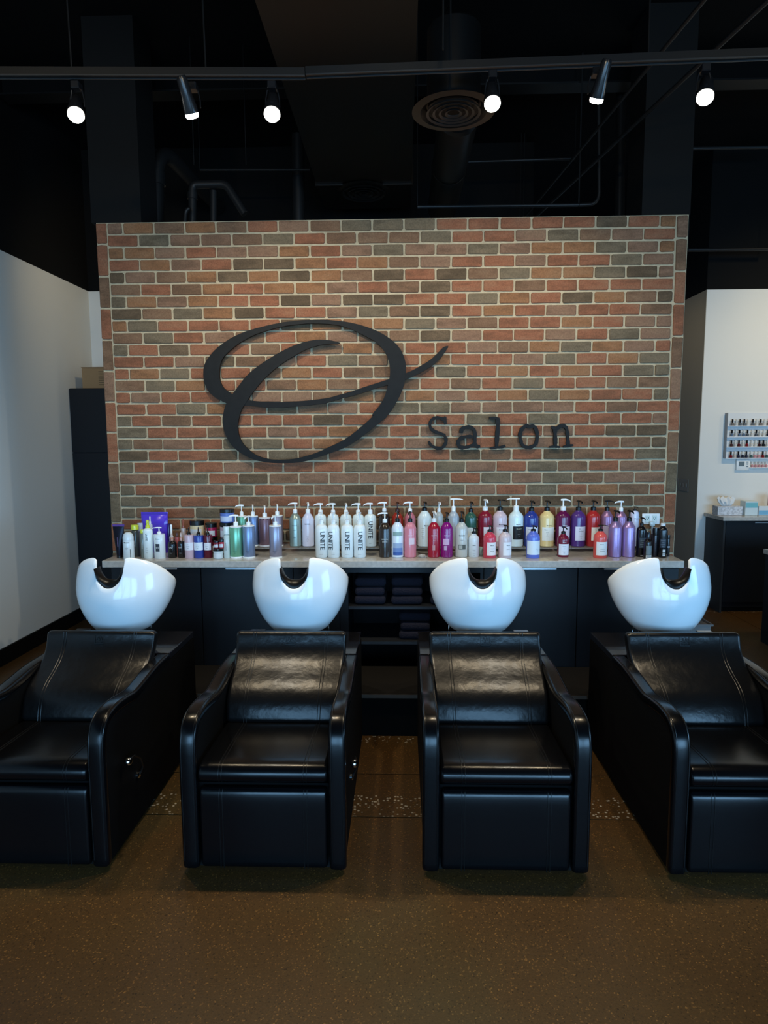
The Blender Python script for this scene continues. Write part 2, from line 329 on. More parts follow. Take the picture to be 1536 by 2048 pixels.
# ================================================================== SIGN
SY = D-.055
def px(x, y, o, s): return (o[0]+x/s, o[1]+y/s)
Z4 = ((400, 620), 5.12); Z5 = ((650, 620), 5.908); Z6 = ((430, 760), 4.151)
def prs(z, lst): return [(px(a, b, *z), px(c, d, *z)) for a, b, c, d in lst]
stroke = prs(Z5, [(1450, 424, 1459, 437), (1400, 438, 1428, 480), (1338, 500, 1382, 545), (1240, 590, 1290, 640), (1120, 665, 1170, 718), (1000, 728, 1040, 782), (870, 775, 900, 845), (760, 815, 750, 885), (620, 860, 620, 920), (480, 905, 490, 965), (300, 965, 310, 1018), (140, 1010, 145, 1058)]) + \
    prs(Z6, [(913, 153, 913, 194), (700, 176, 700, 217), (540, 183, 540, 229), (400, 179, 400, 226), (270, 166, 262, 212)]) + \
    prs(Z4, [(400, 885, 330, 975), (330, 860, 240, 940), (270, 822, 140, 885), (225, 775, 75, 815), (200, 700, 40, 720), (198, 620, 33, 640), (215, 530, 45, 560), (250, 470, 85, 490), (305, 415, 150, 410), (385, 350, 250, 330), (460, 303, 350, 270), (560, 252, 480, 215), (690, 208, 640, 170), (840, 168, 820, 130), (1010, 145, 1000, 108), (1150, 137, 1150, 100), (1300, 141, 1300, 99)]) + \
    prs(Z5, [(40, 163, 45, 117), (150, 178, 180, 130), (265, 208, 300, 148), (390, 262, 450, 185), (500, 320, 600, 240), (600, 375, 720, 305), (680, 460, 830, 390), (735, 550, 900, 480), (762, 650, 945, 590), (768, 740, 958, 700), (757, 830, 945, 830), (735, 920, 915, 940), (700, 1030, 860, 1060), (650, 1120, 790, 1180), (560, 1230, 700, 1290)]) + \
    prs(Z6, [(1300, 310, 1430, 300), (1200, 400, 1330, 385), (1080, 490, 1200, 485), (960, 550, 1080, 560), (850, 600, 950, 610), (740, 635, 800, 660), (650, 655, 700, 685), (530, 662, 560, 692), (440, 655, 430, 685), (350, 628, 320, 660), (280, 580, 220, 610), (225, 520, 140, 545), (193, 440, 85, 450), (190, 360, 62, 350), (210, 270, 72, 260), (240, 205, 95, 190)]) + \
    prs(Z4, [(450, 980, 290, 940), (520, 870, 340, 850), (590, 780, 400, 770), (660, 700, 470, 680), (770, 600, 560, 600), (880, 520, 680, 515), (980, 460, 820, 430), (1080, 405, 970, 360), (1200, 365, 1100, 320), (1290, 350, 1200, 303), (1360, 345, 1300, 305), (1405, 347, 1395, 322), (1432, 341, 1432, 335)])
def stroke_mesh(pairs, Y, th, sub=3, mb=None):
    flat = catmull([(*a, *b) for a, b in pairs], sub) if sub > 1 else [(*a, *b) for a, b in pairs]
    mb = mb or MB(); prev = None
    for i_, (ax, ay, bx, by) in enumerate(flat):
        yy = Y-.006*i_/len(flat)
        A, B = at(ax, ay, yy), at(bx, by, yy)
        cur = mb.ring([A, B, B+Vector((0, th, 0)), A+Vector((0, th, 0))])
        if prev: mb.bridge(prev, cur)
        else: mb.face(cur[::-1])
        prev = cur
    mb.face(prev); return mb
sg = thing('sign_letter', 'large black script letter O mounted on brick wall', 'sign', tuple(at(610, 780, SY)), 'raised salon name lettering')
def place_local(mb, root): bmesh.ops.translate(mb.bm, verts=mb.bm.verts, vec=-Vector(root.location)); return mb
part('letter_face', place_local(stroke_mesh(stroke, SY, .022), sg), SIGNB, sg, True, ang=30)
for p in ((600, 645), (790, 690), (452, 850), (690, 888), (420, 730), (795, 780)):
    m = MB(); c = at(*p, SY); m.tube([(c.x, SY+.023, c.z), (c.x, D-.001, c.z)], .006, 8)
    part('standoff', place_local(m, sg), SIGNB, sg)
Z7 = ((840, 820), 4.8)
def pen(paths):
    mb = MB()
    rj = random.Random(5)
    for pts, wd in paths:
        n = len(pts); pairs = []
        P = [Vector(px(x, y, *Z7)) for x, y in pts]
        if n > 3: P = [Vector(q) for q in catmull([tuple(q) for q in P], 3)]
        n = len(P)
        for i in range(n):
            t = (P[min(i+1, n-1)]-P[max(i-1, 0)]).normalized(); nn = Vector((-t.y, t.x))
            wj = wd*1.25/4.8/2*rj.uniform(.78, 1.2)
            if i in (0, n-1): wj *= .75
            pairs.append((tuple(P[i]+nn*wj), tuple(P[i]-nn*wj)))
        stroke_mesh(pairs, D-.040, .018, 1, mb)
    return mb
LET = [('S', [([(243, 62), (240, 100), (247, 140)], 24), ([(236, 95), (200, 78), (150, 76), (112, 94), (96, 130), (102, 172), (140, 204), (190, 222), (230, 240), (249, 278), (245, 322), (214, 362), (170, 368), (128, 352), (96, 330)], 24), ([(84, 300), (98, 325), (104, 352)], 22)]),
       ('a', [([(395, 222), (400, 190), (430, 168), (480, 166), (518, 188), (530, 240), (528, 315), (540, 348), (578, 350)], 28), ([(525, 258), (450, 256), (390, 275), (367, 312), (378, 348), (412, 362), (470, 352), (522, 328)], 28)]),
       ('l', [([(664, 76), (700, 78), (745, 76)], 22), ([(746, 72), (750, 150), (742, 250), (736, 352)], 30), ([(672, 368), (740, 360), (784, 356), (822, 344)], 20)]),
       ('o', [([(1025, 156), (1060, 160), (1095, 156), (1120, 200), (1127, 260), (1115, 320), (1082, 350), (1040, 360), (995, 346), (970, 300), (962, 240), (978, 188), (1016, 154), (1040, 152)], 27)]),
       ('n', [([(1262, 160), (1285, 172), (1310, 176)], 24), ([(1300, 165), (1298, 230), (1302, 300), (1300, 345)], 28), ([(1244, 356), (1290, 350), (1344, 356)], 20), ([(1300, 200), (1336, 162), (1382, 150), (1410, 182), (1420, 250), (1422, 342)], 27), ([(1376, 354), (1420, 346), (1470, 336)], 20)])]
for ch, paths in LET:
    mb = pen(paths); c = Vector((0, 0, 0)); vs_ = [v.co.copy() for v in mb.bm.verts]; c = sum(vs_, Vector())/len(vs_)
    t = thing('sign_letter', {'S': 'black distressed capital letter S beginning the word Salon on brick wall', 'a': 'black distressed letter a, second letter of the word Salon', 'l': 'tall black distressed letter l in the middle of the word Salon', 'o': 'small black distressed round letter o near end of the word Salon', 'n': 'black distressed letter n ending the word Salon'}[ch], 'sign', tuple(c), 'raised salon name lettering')
    part('letter_face', place_local(mb, t), SIGNB, t, False)
    lo = min(vs_, key=lambda v: v.z); hi = max(vs_, key=lambda v: v.z)
    for q in (lo, hi):
        m = MB(); m.tube([(q.x, D-.0215, q.z+(c.z-q.z)*.08), (q.x, D-.001, q.z+(c.z-q.z)*.08)], .004, 6)
        part('standoff', place_local(m, t), SIGNB, t)

# ================================================================== COUNTER + CABINETS
CT = .91
tag(link('worktop', MB().box(-1.845, 1.69, 3.915, D-.008, CT-.042, CT, .003, 1).mesh('worktop', STONE, False)), 'long grey stone worktop under the rows of bottles', 'worktop')
def handle(x0, x1, parent):
    m = MB(); m.box(x0, x1, 3.912, 3.932, .853, .868, .002, 1); return part('handle', m, SILVER, parent, False)
def cabinet(x0, x1, label, hx):
    c = thing('base_cabinet', label, 'cabinet', ((x0+x1)/2, 4.15, 0), 'black base cabinets under the worktop'); ox, oy = (x0+x1)/2, 4.15
    m = MB(); m.box(x0-ox+.001, x1-ox-.001, 3.955-oy, D-.02-oy, .1, CT-.043); part('carcass', m, BLACKLAM, c, False)
    m = MB(); m.box(x0-ox+.0025, x1-ox-.0025, 3.935-oy, 3.954-oy, .105, .862, .001, 1); part('door', m, BLACKLAM, c, False)
    if hx:
        m = MB(); m.box(hx[0]-ox, hx[1]-ox, 3.918-oy, 3.936-oy, .854, .866, .001, 1); h = part('handle', m, SILVER, c.children[-1], False)
    m = MB(); m.box(x0-ox, x1-ox, 3.99-oy, D-.03-oy, 0, .1); part('toe_kick', m, BASEB, c, False)
cabinet(-1.80, -1.241, 'black cabinet at the left end of the worktop with silver edge pull', (-1.686, -1.382))
cabinet(-1.241, -.67, 'black cabinet behind second shampoo station with silver edge pull', (-1.083, -.79))
cabinet(-.67, -.385, 'narrow black cabinet panel left of the open shelves', None)
cabinet(.495, 1.064, 'black cabinet right of the open shelves with silver edge pull', (.62, .931))
cabinet(1.064, 1.668, 'black cabinet at the right end of the worktop with silver edge pull', (1.215, 1.52))
sh = thing('shelf_unit', 'open black shelf unit in the middle under worktop', 'shelf', (.055, 4.15, 0))
ox, oy = .055, 4.15
m = MB(); m.box(-.384-ox, -.333-ox, 3.94-oy, D-.02-oy, .1, CT-.043); part('side_panel', m, BLACKLAM, sh, False)
m = MB(); m.box(.475-ox, .494-ox, 3.94-oy, D-.02-oy, .1, CT-.043); part('side_panel', m, BLACKLAM, sh, False)
m = MB(); m.box(-.333-ox, .475-ox, 4.35-oy, D-.02-oy, .1, CT-.043); part('back_panel', m, DARKWOOD, sh, False)
m = MB(); m.box(-.333-ox, .475-ox, 3.94-oy, 3.96-oy, .832, CT-.043); part('top_rail', m, BLACKLAM, sh, False)
for z in (.612, .390, .12):
    m = MB(); m.box(-.332-ox, .474-ox, 3.94-oy, 4.349-oy, z-.009, z+.009); part('shelf', m, mat('shelf_edge', (.014, .016, .02), .4), sh, False)
m = MB(); m.box(-.384-ox, .494-ox, 3.99-oy, D-.03-oy, 0, .1); part('toe_kick', m, BASEB, sh, False)
TOWEL = mat('navy_towel', (.006, .007, .018), .95, bump=.6, bscale=120)
for tx, n, zz in ((-.20, 3, .622), (.03, 3, .622), (.27, 2, .622), (.08, 3, .400)):
    for k in range(n):
        m = MB(); hgt = .052; m.box(-.095, .095, -.12, .12, 0, hgt, .02, 3)
        for v in m.bm.verts: v.co.z += .0012*sin(v.co.x*30+k*2+tx*9); v.co.x *= 1+.03*sin(k*3+tx*20)
        wh = {-.20: 'left', .03: 'middle', .27: 'right', .08: 'lower'}[tx]
        tag(link('folded_towel', m.mesh('folded_towel', TOWEL), None, (tx, 4.09, zz+.002+k*(hgt+.005)), (0, 0, random.uniform(-.04, .04))),
            'dark navy folded towel, %s one in the %s stack on the open shelves' % ((('bottom', 'top') if n == 2 else ('bottom', 'middle', 'top'))[k], wh), 'towel', 'folded towels on the open shelves')
# plumbing chase along the floor behind the chairs
pc = thing('plumbing_chase', 'low black boxed-in plumbing chase along the floor below the shelves', 'box', (-.1, 3.7, 0))
m = MB(); m.box(-1.7, 1.72, -.21, .225, 0, .225); part('box_body', m, mat('chase_black', (.003, .0025, .002), .7, spec=.1), pc, False)
m = MB(); m.box(-1.7, 1.72, -.225, .225, .226, .246); m2 = MB(); m2.box(-1.7, 1.72, -.229, -.2255, .226, .246); part('lid_edge', m2, mat('lid_edge_brown', (.05, .038, .026), .5), pc, False)
part('box_lid', m, mat('chase_lid', (.008, .007, .006), .5, spec=.3), pc, False)

# ================================================================== SHAMPOO STATIONS
def sweep(mb, path, hw, th, r, nseg=4, endr=None):
    """rounded-rectangle section swept along a (y, z) path; hw / th may be functions of 0..1"""
    P = [Vector(p) for p in path]; n = len(P); L = [0]
    for a, b in zip(P, P[1:]): L.append(L[-1]+(b-a).length)
    st = []; endr = endr if endr is not None else r
    def samp(s):
        s = max(0, min(L[-1], s))
        for i in range(n-1):
            if s <= L[i+1] or i == n-2:
                t = (s-L[i])/(L[i+1]-L[i]); p = P[i].lerp(P[i+1], t)
                return p
    ss = []
    for k in range(4): ss.append((endr*(1-cos(k*pi/6)), endr*(1-sin(k*pi/6))))
    mids = [s for s in L if endr < s < L[-1]-endr]
    ss += [(s, 0) for s in mids]
    for k in range(3, -1, -1): ss.append((L[-1]-endr*(1-cos(k*pi/6)), endr*(1-sin(k*pi/6))))
    prev = None
    for s, sh_ in ss:
        p = samp(s); t = (samp(s+.01)-samp(s-.01)).normalized(); nv = Vector((-t.y, t.x))  # inward normal
        u = s/L[-1]; h = (hw(u) if callable(hw) else hw)-sh_; T = (th(u) if callable(th) else th)
        rr = min(r, T/2.01); a0, a1 = -h, h; b0, b1 = sh_ if sh_ < T/2.2 else T/2.2, T-(sh_ if sh_ < T/2.2 else T/2.2)
        rr2 = max(.0005, min(rr, (b1-b0)/2.02))
        ring = []
        for cx_, cb, a_s in ((a1-rr2, b1-rr2, 0), (a0+rr2, b1-rr2, pi/2), (a0+rr2, b0+rr2, pi), (a1-rr2, b0+rr2, 1.5*pi)):
            for k in range(nseg+1):
                an = a_s+k*pi/2/nseg
                x = cx_+rr2*cos(an); bb = cb+rr2*sin(an)
                q = p+nv*bb; ring.append((x, q.x, q.y))
        cur = mb.ring(ring)
        if prev: mb.bridge(prev, cur)
        else: mb.face(cur[::-1])
        prev = cur
    mb.face(prev); return mb
BACKP = catmull([(.688, .745), (.682, .722), (.670, .690), (.652, .660), (.617, .626), (.565, .594), (.508, .566), (.464, .535), (.435, .498), (.417, .455), (.408, .415)], 3)
SEATP = catmull([(.43, .417), (.34, .421), (.22, .426), (.10, .430), (.045, .430), (.018, .421), (.004, .402), (.003, .383), (.012, .366), (.034, .360)], 3)
LEGP = catmull([(.040, .340), (.022, .337), (.010, .322), (.006, .29), (.006, .20), (.006, .12), (.006, .022)], 3)
ARMP = catmull([(.75, .617), (.62, .619), (.52, .613), (.42, .600), (.33, .593), (.25, .603), (.17, .611), (.10, .608), (.055, .594), (.022, .562), (.004, .51), (0, .44), (0, .30), (0, .15), (0, .016)], 3)
def seam_on(path, x, off=.0016):
    """two stitched lines following a cushion surface"""
    P = [Vector(p) for p in path]; mb = MB()
    for dx in (-.006, .006):
        pts = []
        for i, p in enumerate(P):
            t = (P[min(i+1, len(P)-1)]-P[max(i-1, 0)]).normalized(); nv = Vector((-t.y, t.x))
            q = p+nv*off*.2; xx = x(i/(len(P)-1)) if callable(x) else x
            pts.append((xx+dx, q.x, q.y))
        mb.tube(pts, .0017, 6)
    return mb
def bowl_mesh():
    mb = MB(); NT = 144; prof = 16
    fc, rc = Vector((0, .955)), Vector((0, 1.02))
    def rimz(th, x, front):
        a = abs(th)
        base = 1.076-.255/(1+math.exp(-(a-1.5)*2.7))
        return base
    outer = []; inner = []
    for i in range(NT):
        t = i/NT*2*pi  # 0 = front
        th = (t+pi) % (2*pi)-pi
        # denser near the notch
        th = th - .74*sin(th)
        sx, cy_ = sin(th), -cos(th)
        RX, RY = .247, (.235 if cy_ < 0 else .25)
        e = 1.0
        rx, ry = RX*sx, RY*cy_
        zr = rimz(th, rx, cy_ < 0)
        if cy_ < 0:
            q = abs(rx)/.081
            if q < 1.42: zr -= .011*min(1, (1.42-q)/.42)**2
            if q < 1: zr -= .143*math.sqrt(1-q*q)
        colO = []; colI = []
        F = .118
        for k in range(prof):
            s = k/(prof-1)
            f = sin(s*pi/2)**.82 if s > 0 else 0
            f = F/.247+(1-F/.247)*f
            zz = .680+(zr-.680)*(s**1.25*.55+s*.45)
            # absolute-height radius so the body keeps its shape under the notch
            g = min(1, (zz-.680)/.245); rad = F/.247+(1-F/.247)*sin(g*pi/2)**.70
            if zz > .90: rad -= .13*((zz-.90)/.16)**1.8*(1 if cy_ < 0 else .3)
            c = fc.lerp(rc, g)
            colO.append((c.x+rx*rad, c.y+ry*rad, zz))
            w2 = .016
            colI.append((c.x+rx*rad*(1-w2/.24), c.y+ry*rad*(1-w2/.24), max(zz, .70)))
        outer.append(colO); inner.append(colI)
    VO = [[mb.bm.verts.new(p) for p in col] for col in outer]
    VT = []; VI = []
    for o_, i_ in zip(outer, inner):
        a, b = Vector(o_[-1]), Vector(i_[-1]); md = (a+b)/2+Vector((0, 0, .007)); VT.append(mb.bm.verts.new(md))
        VI.append([mb.bm.verts.new(p) for p in i_[3:]])
    for i in range(NT):
        j = (i+1) % NT
        for k in range(prof-1): mb.face((VO[i][k], VO[j][k], VO[j][k+1], VO[i][k+1]))
        mb.face((VO[i][-1], VO[j][-1], VT[j], VT[i])); mb.face((VT[i], VT[j], VI[j][-1], VI[i][-1]))
        for k in range(len(VI[0])-1): mb.face((VI[i][k+1], VI[j][k+1], VI[j][k], VI[i][k]))
    mb.face([VO[i][0] for i in range(NT)][::-1]); mb.face([VI[i][0] for i in range(NT)])
    return mb.mesh('basin', CERAM, True, 60)
BOWL = bowl_mesh()
EMB = None
def station(cx, label, hose_side):
    t = thing('shampoo_station', label, 'salon chair', (cx, 2.31, 0), 'row of shampoo stations')
    part('plinth', MB().box(-.27, .27, .05, 1.08, 0, .045), BASEB, t, False)
    part('base_frame', MB().box(-.252, .252, .045, 1.10, .046, .345), SIDEP, t, False)
    for s in (-1, 1):
        mb = MB(); sweep(mb, ARMP, .032, .042, .014); bmesh.ops.translate(mb.bm, verts=mb.bm.verts, vec=(s*.281, 0, 0)); a = part('armrest', mb, LEATHT, t, True, ang=50)
        mb = MB()
        for dx in (-.02, .02):
            sm = seam_on(ARMP[:-3], s*.281+dx)
            tmp = sm.mesh('t', SEAM); mb.bm.from_mesh(tmp); bpy.data.meshes.remove(tmp)
        mb = MB()
        P = [Vector(p) for p in ARMP]
        for dx in (-.0215, .0215):
            pts = []
            for i, p in enumerate(P[1:-1], 1):
                tt = (P[i+1]-P[i-1]).normalized(); q = p+Vector((-tt.y, tt.x))*(-.0003); pts.append((s*.281+dx, q.x, q.y))
            mb.tube(pts, .0013, 5)
        part('seam', mb, SEAM, a)
        prof = [(.75, .58), (.62, .582), (.52, .576), (.42, .563), (.33, .556), (.25, .566), (.17, .574), (.10, .570), (.06, .55), (.045, .52), (.04, .44), (.04, .02), (1.12, .02), (1.12, .577), (.75, .578)]
        mb = MB(); mb.prism(prof, 'x', s*.281-.024, s*.281+.024); part('side_panel', mb, SIDEP, t, False)
    mb = MB(); sweep(mb, SEATP, .246, .05, .016); st = part('seat', mb, LEATHT, t, True, ang=50)
    for xx in (-.160, .160): part('seam', seam_on(SEATP[:-2], xx, 0), SEAM, st)
    mb = MB(); sweep(mb, LEGP, .241, .03, .012); lg = part('leg_rest', mb, LEATHT, t, True, ang=50)
    for xx in (-.160, .160): part('seam', seam_on(LEGP[4:], xx, 0), SEAM, lg)
    mb = MB(); sweep(mb, BACKP, lambda u: .262-.017*u, .06, .018)
    rj = random.Random(int(cx*100)+500)
    ph = [rj.uniform(0, 6) for _ in range(6)]
    for v in mb.bm.verts:
        if abs(v.co.x) < .25 and v.co.y < .69:
            u = (v.co.z-.42)/.3
            v.co.y += .0022*sin(v.co.x*24+ph[0]+v.co.z*18)*sin(v.co.z*40+ph[1])
    bk = part('backrest', mb, LEATH, t, True, ang=50)
    for sx in (-.165, .165): part('seam', seam_on(BACKP[1:], (lambda s: (lambda u: s*(1+.05*(.5-u))))(sx), 0), SEAM, bk)
    # embossed square maker's mark near the top
    e = MB()
    for a, b, c, d in ((-.022, .022, -.022, -.0195), (-.022, .022, .0195, .022), (-.022, -.0195, -.0195, .0195), (.0195, .022, -.0195, .0195), (-.015, .015, -.0105, -.0085), (-.012, .012, -.0155, -.0145)): e.box(a, b, 0, .002, c, d)
    for q in ((-.013, -.006), (-.006, .001), (.0, .0065), (.0065, .013)):
        up = q[0] in (-.013, .0); z0, z1 = (-.005, .013) if up else (.013, -.005)
        A = e.ring([(q[0]-.001, 0, z0), (q[0]+.0016, 0, z0), (q[1]+.001, 0, z1), (q[1]-.0016, 0, z1)]); B = e.ring([(v.co.x, .002, v.co.z) for v in A]); e.bridge(A, B); e.face(A); e.face(B)
    part('maker_mark', e, SEAM, bk, False, loc=(0, .6745, .7075), rot=(-radians(21), 0, 0))
    part('deck', MB().box(-.304, .304, .752, 1.12, .580, .615, .003, 1), GLOSSB, t, False)
    part('deck_front', MB().box(-.256, .256, .72, .74, .35, .578), SIDEP, t, False)
    part('rear_panel', MB().box(-.256, .256, 1.10, 1.12, .35, .578), SIDEP, t, False)
    bs = link('basin', BOWL, t)
    m = MB(); m.lathe([(.10, .616), (.112, .622), (.112, .668), (.100, .6795)], 0, .955, 32); part('basin_pivot', m, BLACKPL, t)
    # gel neck rest lining the notch
    m = MB(); sec = []
    N = 17
    for i in range(N):
        a = i/(N-1)*pi; xx = -.070*cos(a); z = 1.022-.140*sin(a)
        nr = Vector((cos(a)*.9, -abs(sin(a))))
        pts = []
        for k in range(10):
            b = k/10*2*pi; th_ = .006+.038*sin(a); dp = .036
            off = th_*sin(b); yy = dp*cos(b)
            pts.append((xx+cos(a)*(th_*.5+off*.6)*.9, .828+yy+.012*sin(a), z+sin(a)*(off+th_)*.9))
        sec.append(m.ring(pts))
    for a, b in zip(sec, sec[1:]): m.bridge(a, b)
    m.face(sec[0][::-1]); m.face(sec[-1]); nk = part('neck_rest', m, GEL, bs, True, ang=60)
    me = text_mesh('mmmmmmmm', .0085); me.materials.clear(); me.materials.append(mat('faded_gold_print', (.10, .085, .06), .5)); link('lettering', me, nk, (0, .8035, .918), (radians(90), 0, 0))
    # chrome hose and tap control
    hs = hose_side
    m = MB(); m.tube([(hs*.150, .93, .615), (hs*.151, .93, .66), (hs*.150, .935, .735), (hs*.146, .945, .77)], .0042, 8); part('hose', m, CHROME, t)
    m = MB(); m.lathe([(.016, .615), (.016, .63), (.012, .634)], hs*.150, .93, 16); part('hose_collar', m, CHROME, t)
    c = MB(); c.lathe([(.021, .616), (.021, .655), (.018, .66)], -hs*.215, .95, 16); tp = part('tap', c, BLACKPL, t)
    c = MB(); c.box(-hs*.215-.038, -hs*.215+.038, .925, .965, .661, .674, .004, 2); part('tap_lever', c, SILVER if hs < 0 else BLACKPL, tp, False)
    # recline lever with chrome ball on the right flank
    l = MB(); l.lathe([(.014, 0), (.014, .008), (.010, .012)], 0, 0, 16)
    me = l.mesh('lever_boss', CHROME); b = link('lever_boss', me, t, (.305, .315, .225), (0, radians(90), 0))
    l = MB(); l.tube([(.316, .315, .228), (.330, .318, .262), (.333, .29, .312), (.333, .235, .352), (.333, .185, .360)], .0045, 8); lv = part('recline_lever', l, mat('dark_metal', (.08, .08, .08), .35, metal=1), t)
    l = MB(); l.lathe([(.001, -.0165)]+[(.0165*sin(k*pi/10), -.0165*cos(k*pi/10)) for k in range(1, 10)]+[(.001, .0165)], 0, 0, 20); part('ball_knob', l, CHROME, lv, loc=(.333, .17, .360))
station(-1.438, 'black leather shampoo chair with white basin nearest the grey left wall', 1)
station(-.527, 'black shampoo chair with white basin, second from left, before tall white bottles', 1)
station(.386, 'black shampoo chair with white basin, third from left, before red and pink bottles', -1)
station(1.307, 'black leather shampoo chair with white basin at the right end of the row', -1)
for o in COL.objects:
    pass

# ================================================================== RISERS + BOTTLES
ACR = mat('clear_acrylic', (.9, .95, .95), .04, spec=.6); ACR.node_tree.nodes['Principled BSDF'].inputs['Alpha'].default_value = .16
RZ = .9465
for x0, x1, lb in ((-1.03, -.30, 'left'), (-.29, .25, 'middle'), (.26, .80, 'right of middle'), (.81, 1.42, 'right')):
    m = MB(); m.box(x0, x1, 4.165, 4.345, RZ-.004, RZ); m.box(x0, x0+.004, 4.165, 4.345, CT, RZ-.004); m.box(x1-.004, x1, 4.165, 4.345, CT, RZ-.004)
    tag(link('display_riser', m.mesh('display_riser', ACR, False)), 'clear acrylic riser under the back row of bottles, %s one' % lb, 'riser', 'acrylic display risers on worktop')
cols = {}
def cmat(c, kind='plastic'):
    key = (c, kind)
    if key in cols: return cols[key]
    l = srgb(*c)
    if kind == 'metal': m = mat('satin_%d_%d_%d' % c, l, .32, metal=.55)
    elif kind == 'matte': m = mat('matte_%d_%d_%d' % c, l, .5)
    else: m = mat('gloss_%d_%d_%d' % c, l, .22, coat=.25)
    cols[key] = m; return m
BC, WC = (14, 14, 15), (246, 250, 250)
def wrap(me, R, zc, rot=0.0, vertical=False, dr=.0006):
    bm = bmesh.new(); bm.from_mesh(me); ax = Vector((0, 1, 0)) if vertical else Vector((1, 0, 0)); st = R*.16
    if bm.verts:
        lo = min(v.co.dot(ax) for v in bm.verts); hi = max(v.co.dot(ax) for v in bm.verts); k = lo+st*.5
        while k < hi:
            bmesh.ops.bisect_plane(bm, geom=bm.verts[:]+bm.edges[:]+bm.faces[:], plane_co=ax*k, plane_no=ax); k += st
    bm.to_mesh(me); bm.free()
    for v in me.vertices:
        x, y = v.co.x, v.co.y
        if vertical: x, y = y, -x
        a = x/R+rot
        v.co = ((R+dr)*sin(a), -(R+dr)*cos(a), zc+y)
    return me
def band_patch(R, z0, z1, a0, a1, dr=.0004, n=10):
    mb = MB(); A = mb.ring([((R+dr)*sin(a0+(a1-a0)*k/n), -(R+dr)*cos(a0+(a1-a0)*k/n), z0) for k in range(n+1)]); B = mb.ring([(v.co.x, v.co.y, z1) for v in A]); mb.bridge(A, B, False); return mb
def pump(root, z, R, htot, style, c, m=None):
    """collar, stem and actuator of a lotion pump; style: L/R spout side, F front, T long tall"""
    M_ = m or cmat(c); hc = htot*.36; rc = max(.0085, R*.38)
    mb = MB(); mb.lathe([(rc, z), (rc, z+hc*.8), (rc*.75, z+hc), (rc*.35, z+hc*1.05)], 0, 0, 16); mb.lathe([(rc*.28, z+hc), (rc*.28, z+htot*.86)], 0, 0, 10)
    p = part('pump', mb, M_, root)
    mb = MB(); zt = z+htot*.84; hh = htot*.15; Ls = {'T': .062}.get(style[0], .046)*(R/.036 if R < .036 else 1)
    if style[0] == 'T': d = Vector((1 if style == 'TR' else -1, 0, 0)); hh = htot*.09
    else: d = {'L': Vector((-1, -.15, 0)), 'R': Vector((1, -.15, 0)), 'F': Vector((.25, -1, 0)), 'G': Vector((-.3, -1, 0))}[style[0]].normalized()
    nrm = Vector((-d.y, d.x, 0)); wdt = rc*.52
    prev = None
    for s_, zz, hw_, ht in ((-.35, .0, .8, .9), (0, .1, 1, 1), (.35, .15, .9, .95), (.7, .0, .75, .7), (.92, -.35, .6, .55), (1.0, -.9, .45, .4)):
        ctr = d*(s_*Ls); zb = zt+zz*hh
        if style[0] == 'T': zb = zt+(.0 if s_ < .9 else -.3*hh)
        pts = [ctr+nrm*wdt*hw_+Vector((0, 0, zb)), ctr-nrm*wdt*hw_+Vector((0, 0, zb)), ctr-nrm*wdt*hw_*.7+Vector((0, 0, zb+hh*ht)), ctr+nrm*wdt*hw_*.7+Vector((0, 0, zb+hh*ht))]
        cur = mb.ring(pts)
        if prev: mb.bridge(prev, cur)
        else: mb.face(cur[::-1])
        prev = cur
    mb.face(prev); part('spout', mb, M_, p, True, ang=40)
